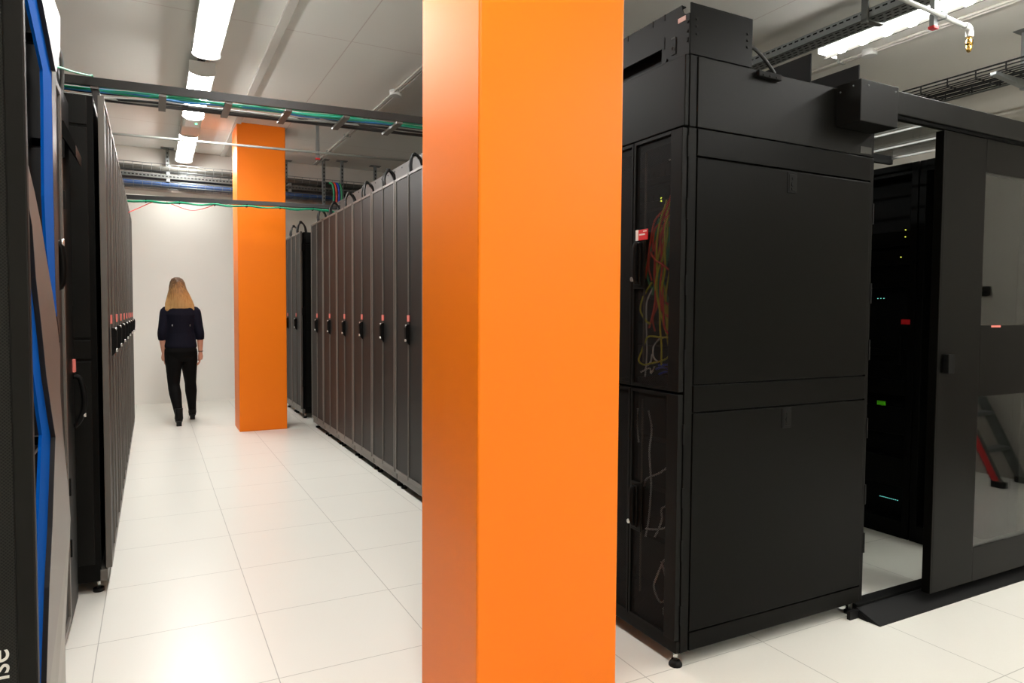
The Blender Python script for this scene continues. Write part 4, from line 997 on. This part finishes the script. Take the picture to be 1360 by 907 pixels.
def boot(a, pitch, name='boot'):
    a = Vector(a); m = MB()
    def p(y, z): 
        c, s_ = math.cos(pitch), math.sin(pitch); return (a.x, a.y + y * c - z * s_, y * s_ + z * c + a.z - .115 if pitch else z + a.z - .115)
    m.tube([p(-.005, .20), p(-.004, .15), p(-.006, .10), p(-.004, .075)], [.045, .044, .046, .048], 16, 3)
    m.tube([p(-.035, .062), p(.0, .060), p(.06, .048), p(.12, .034), p(.155, .028)], [.038, .043, .040, .033, .018], 14, 3)
    m.box(a.x - .028, a.x + .028, a.y - .062, a.y - .008, 0.0, .06) if not pitch else None
    m.tube([p(-.05, .016), p(.08, .012), p(.165, .010)], [.012, .012, .010], 8, 2)
    return fuse(m, name, K['boot'], W, .005, 3)
boot((ankL[0], ankL[1], .120), 0); boot((ankR[0], ankR[1], .120), 0)
H = MB()
H.loft([(hx + .03, hy - .088, 1.292, .110, .016), (hx + .03, hy - .086, 1.312, .140, .028), (hx + .028, hy - .082, 1.36, .158, .040), (hx + .024, hy - .072, 1.43, .152, .055), (hx + .016, hy - .052, 1.50, .130, .072), (hx + .008, hy - .028, 1.57, .106, .090), (hx + .002, hy - .010, 1.63, .092, .100), (hx, hy - .004, 1.685, .080, .092), (hx, hy - .002, 1.725, .058, .066), (hx, hy, 1.746, .026, .03)], 48)
for v in H.bm.verts:
    n = noise.noise(Vector((v.co.x * 30, v.co.y * 30, v.co.z * 5)))
    d = Vector((v.co.x - hx, v.co.y - (hy - .03), 0))
    if d.length > 1e-4: v.co += d.normalized() * n * .014
    if v.co.z < 1.33: v.co.z += n * .035
for j in range(22):
    f = j / 21 * 2 - 1; q = random.Random(j); x = hx + .03 + .150 * f
    zb = 1.285 + .04 * abs(f) + q.uniform(-.015, .02)
    dy = .085 * (1 - abs(f) ** 2.5)
    H.tube([(hx + .070 * f, hy - .02 - .075 * (1 - f * f) ** .5, 1.655), (hx + .012 + .105 * f, hy - .03 - .088 * (1 - f * f) ** .5, 1.55), (hx + .022 + .138 * f, hy - .045 - dy, 1.44), (x, hy - .055 - dy * .8, 1.36), (x + q.uniform(-.015, .015), hy - .06 - dy * .6, zb)], [.006, .012, .014, .013, .005], 8, 4)
fuse(H, 'hair', K['hair'], W, .006, 2)
br = MB(); br.tube([(wrR[0] + .026 * math.cos(t), wrR[1] + .026 * math.sin(t), wrR[2] + .012) for t in [2 * PI * k / 20 for k in range(20)]], .0045, 8, closed=True); br.build('bracelet', K['darker'], W)
for xx in (-.092, .098):
    MB().ell((cx + xx, cy - .113, 1.175), (.006, .005, .012), 8, 6).build('silver_stud', K['chrome'], W)

# ------------------------------------------------------------------ camera, world, view
yaw, pitch, roll, F = 0.48249572, 0.04196904, -0.00650486, 912.51
cyw, syw, cp_, sp_ = math.cos(yaw), math.sin(yaw), math.cos(pitch), math.sin(pitch)
fwd = Vector((syw * cp_, cyw * cp_, -sp_)); right = Vector((cyw, -syw, 0)); down = fwd.cross(right)
r2 = math.cos(roll) * right + math.sin(roll) * down; d2 = -math.sin(roll) * right + math.cos(roll) * down
cam = bpy.data.cameras.new('camera'); cam.sensor_fit = 'HORIZONTAL'; cam.sensor_width = 36; cam.lens = F / 1360 * 36; cam.clip_start = .02
co = bpy.data.objects.new('camera', cam); COL.objects.link(co)
mtx = Matrix((r2, -d2, -fwd)).transposed().to_4x4(); mtx.translation = Vector((0, 0, 1.35)); co.matrix_world = mtx
SC.camera = co
w = bpy.data.worlds.new('world'); SC.world = w; w.use_nodes = True
w.node_tree.nodes['Background'].inputs[0].default_value = (0.5, 0.5, 0.5, 1); w.node_tree.nodes['Background'].inputs[1].default_value = 0.0
SC.view_settings.view_transform = 'Standard'; SC.view_settings.look = 'None'; SC.view_settings.gamma = 1.0; SC.view_settings.use_curve_mapping = False
SC.view_settings.exposure = 1.12
SC.cycles.max_bounces = 10; SC.cycles.diffuse_bounces = 5; SC.cycles.glossy_bounces = 4; SC.cycles.transparent_max_bounces = 12; SC.cycles.transmission_bounces = 6
SC.cycles.sample_clamp_indirect = 6.0
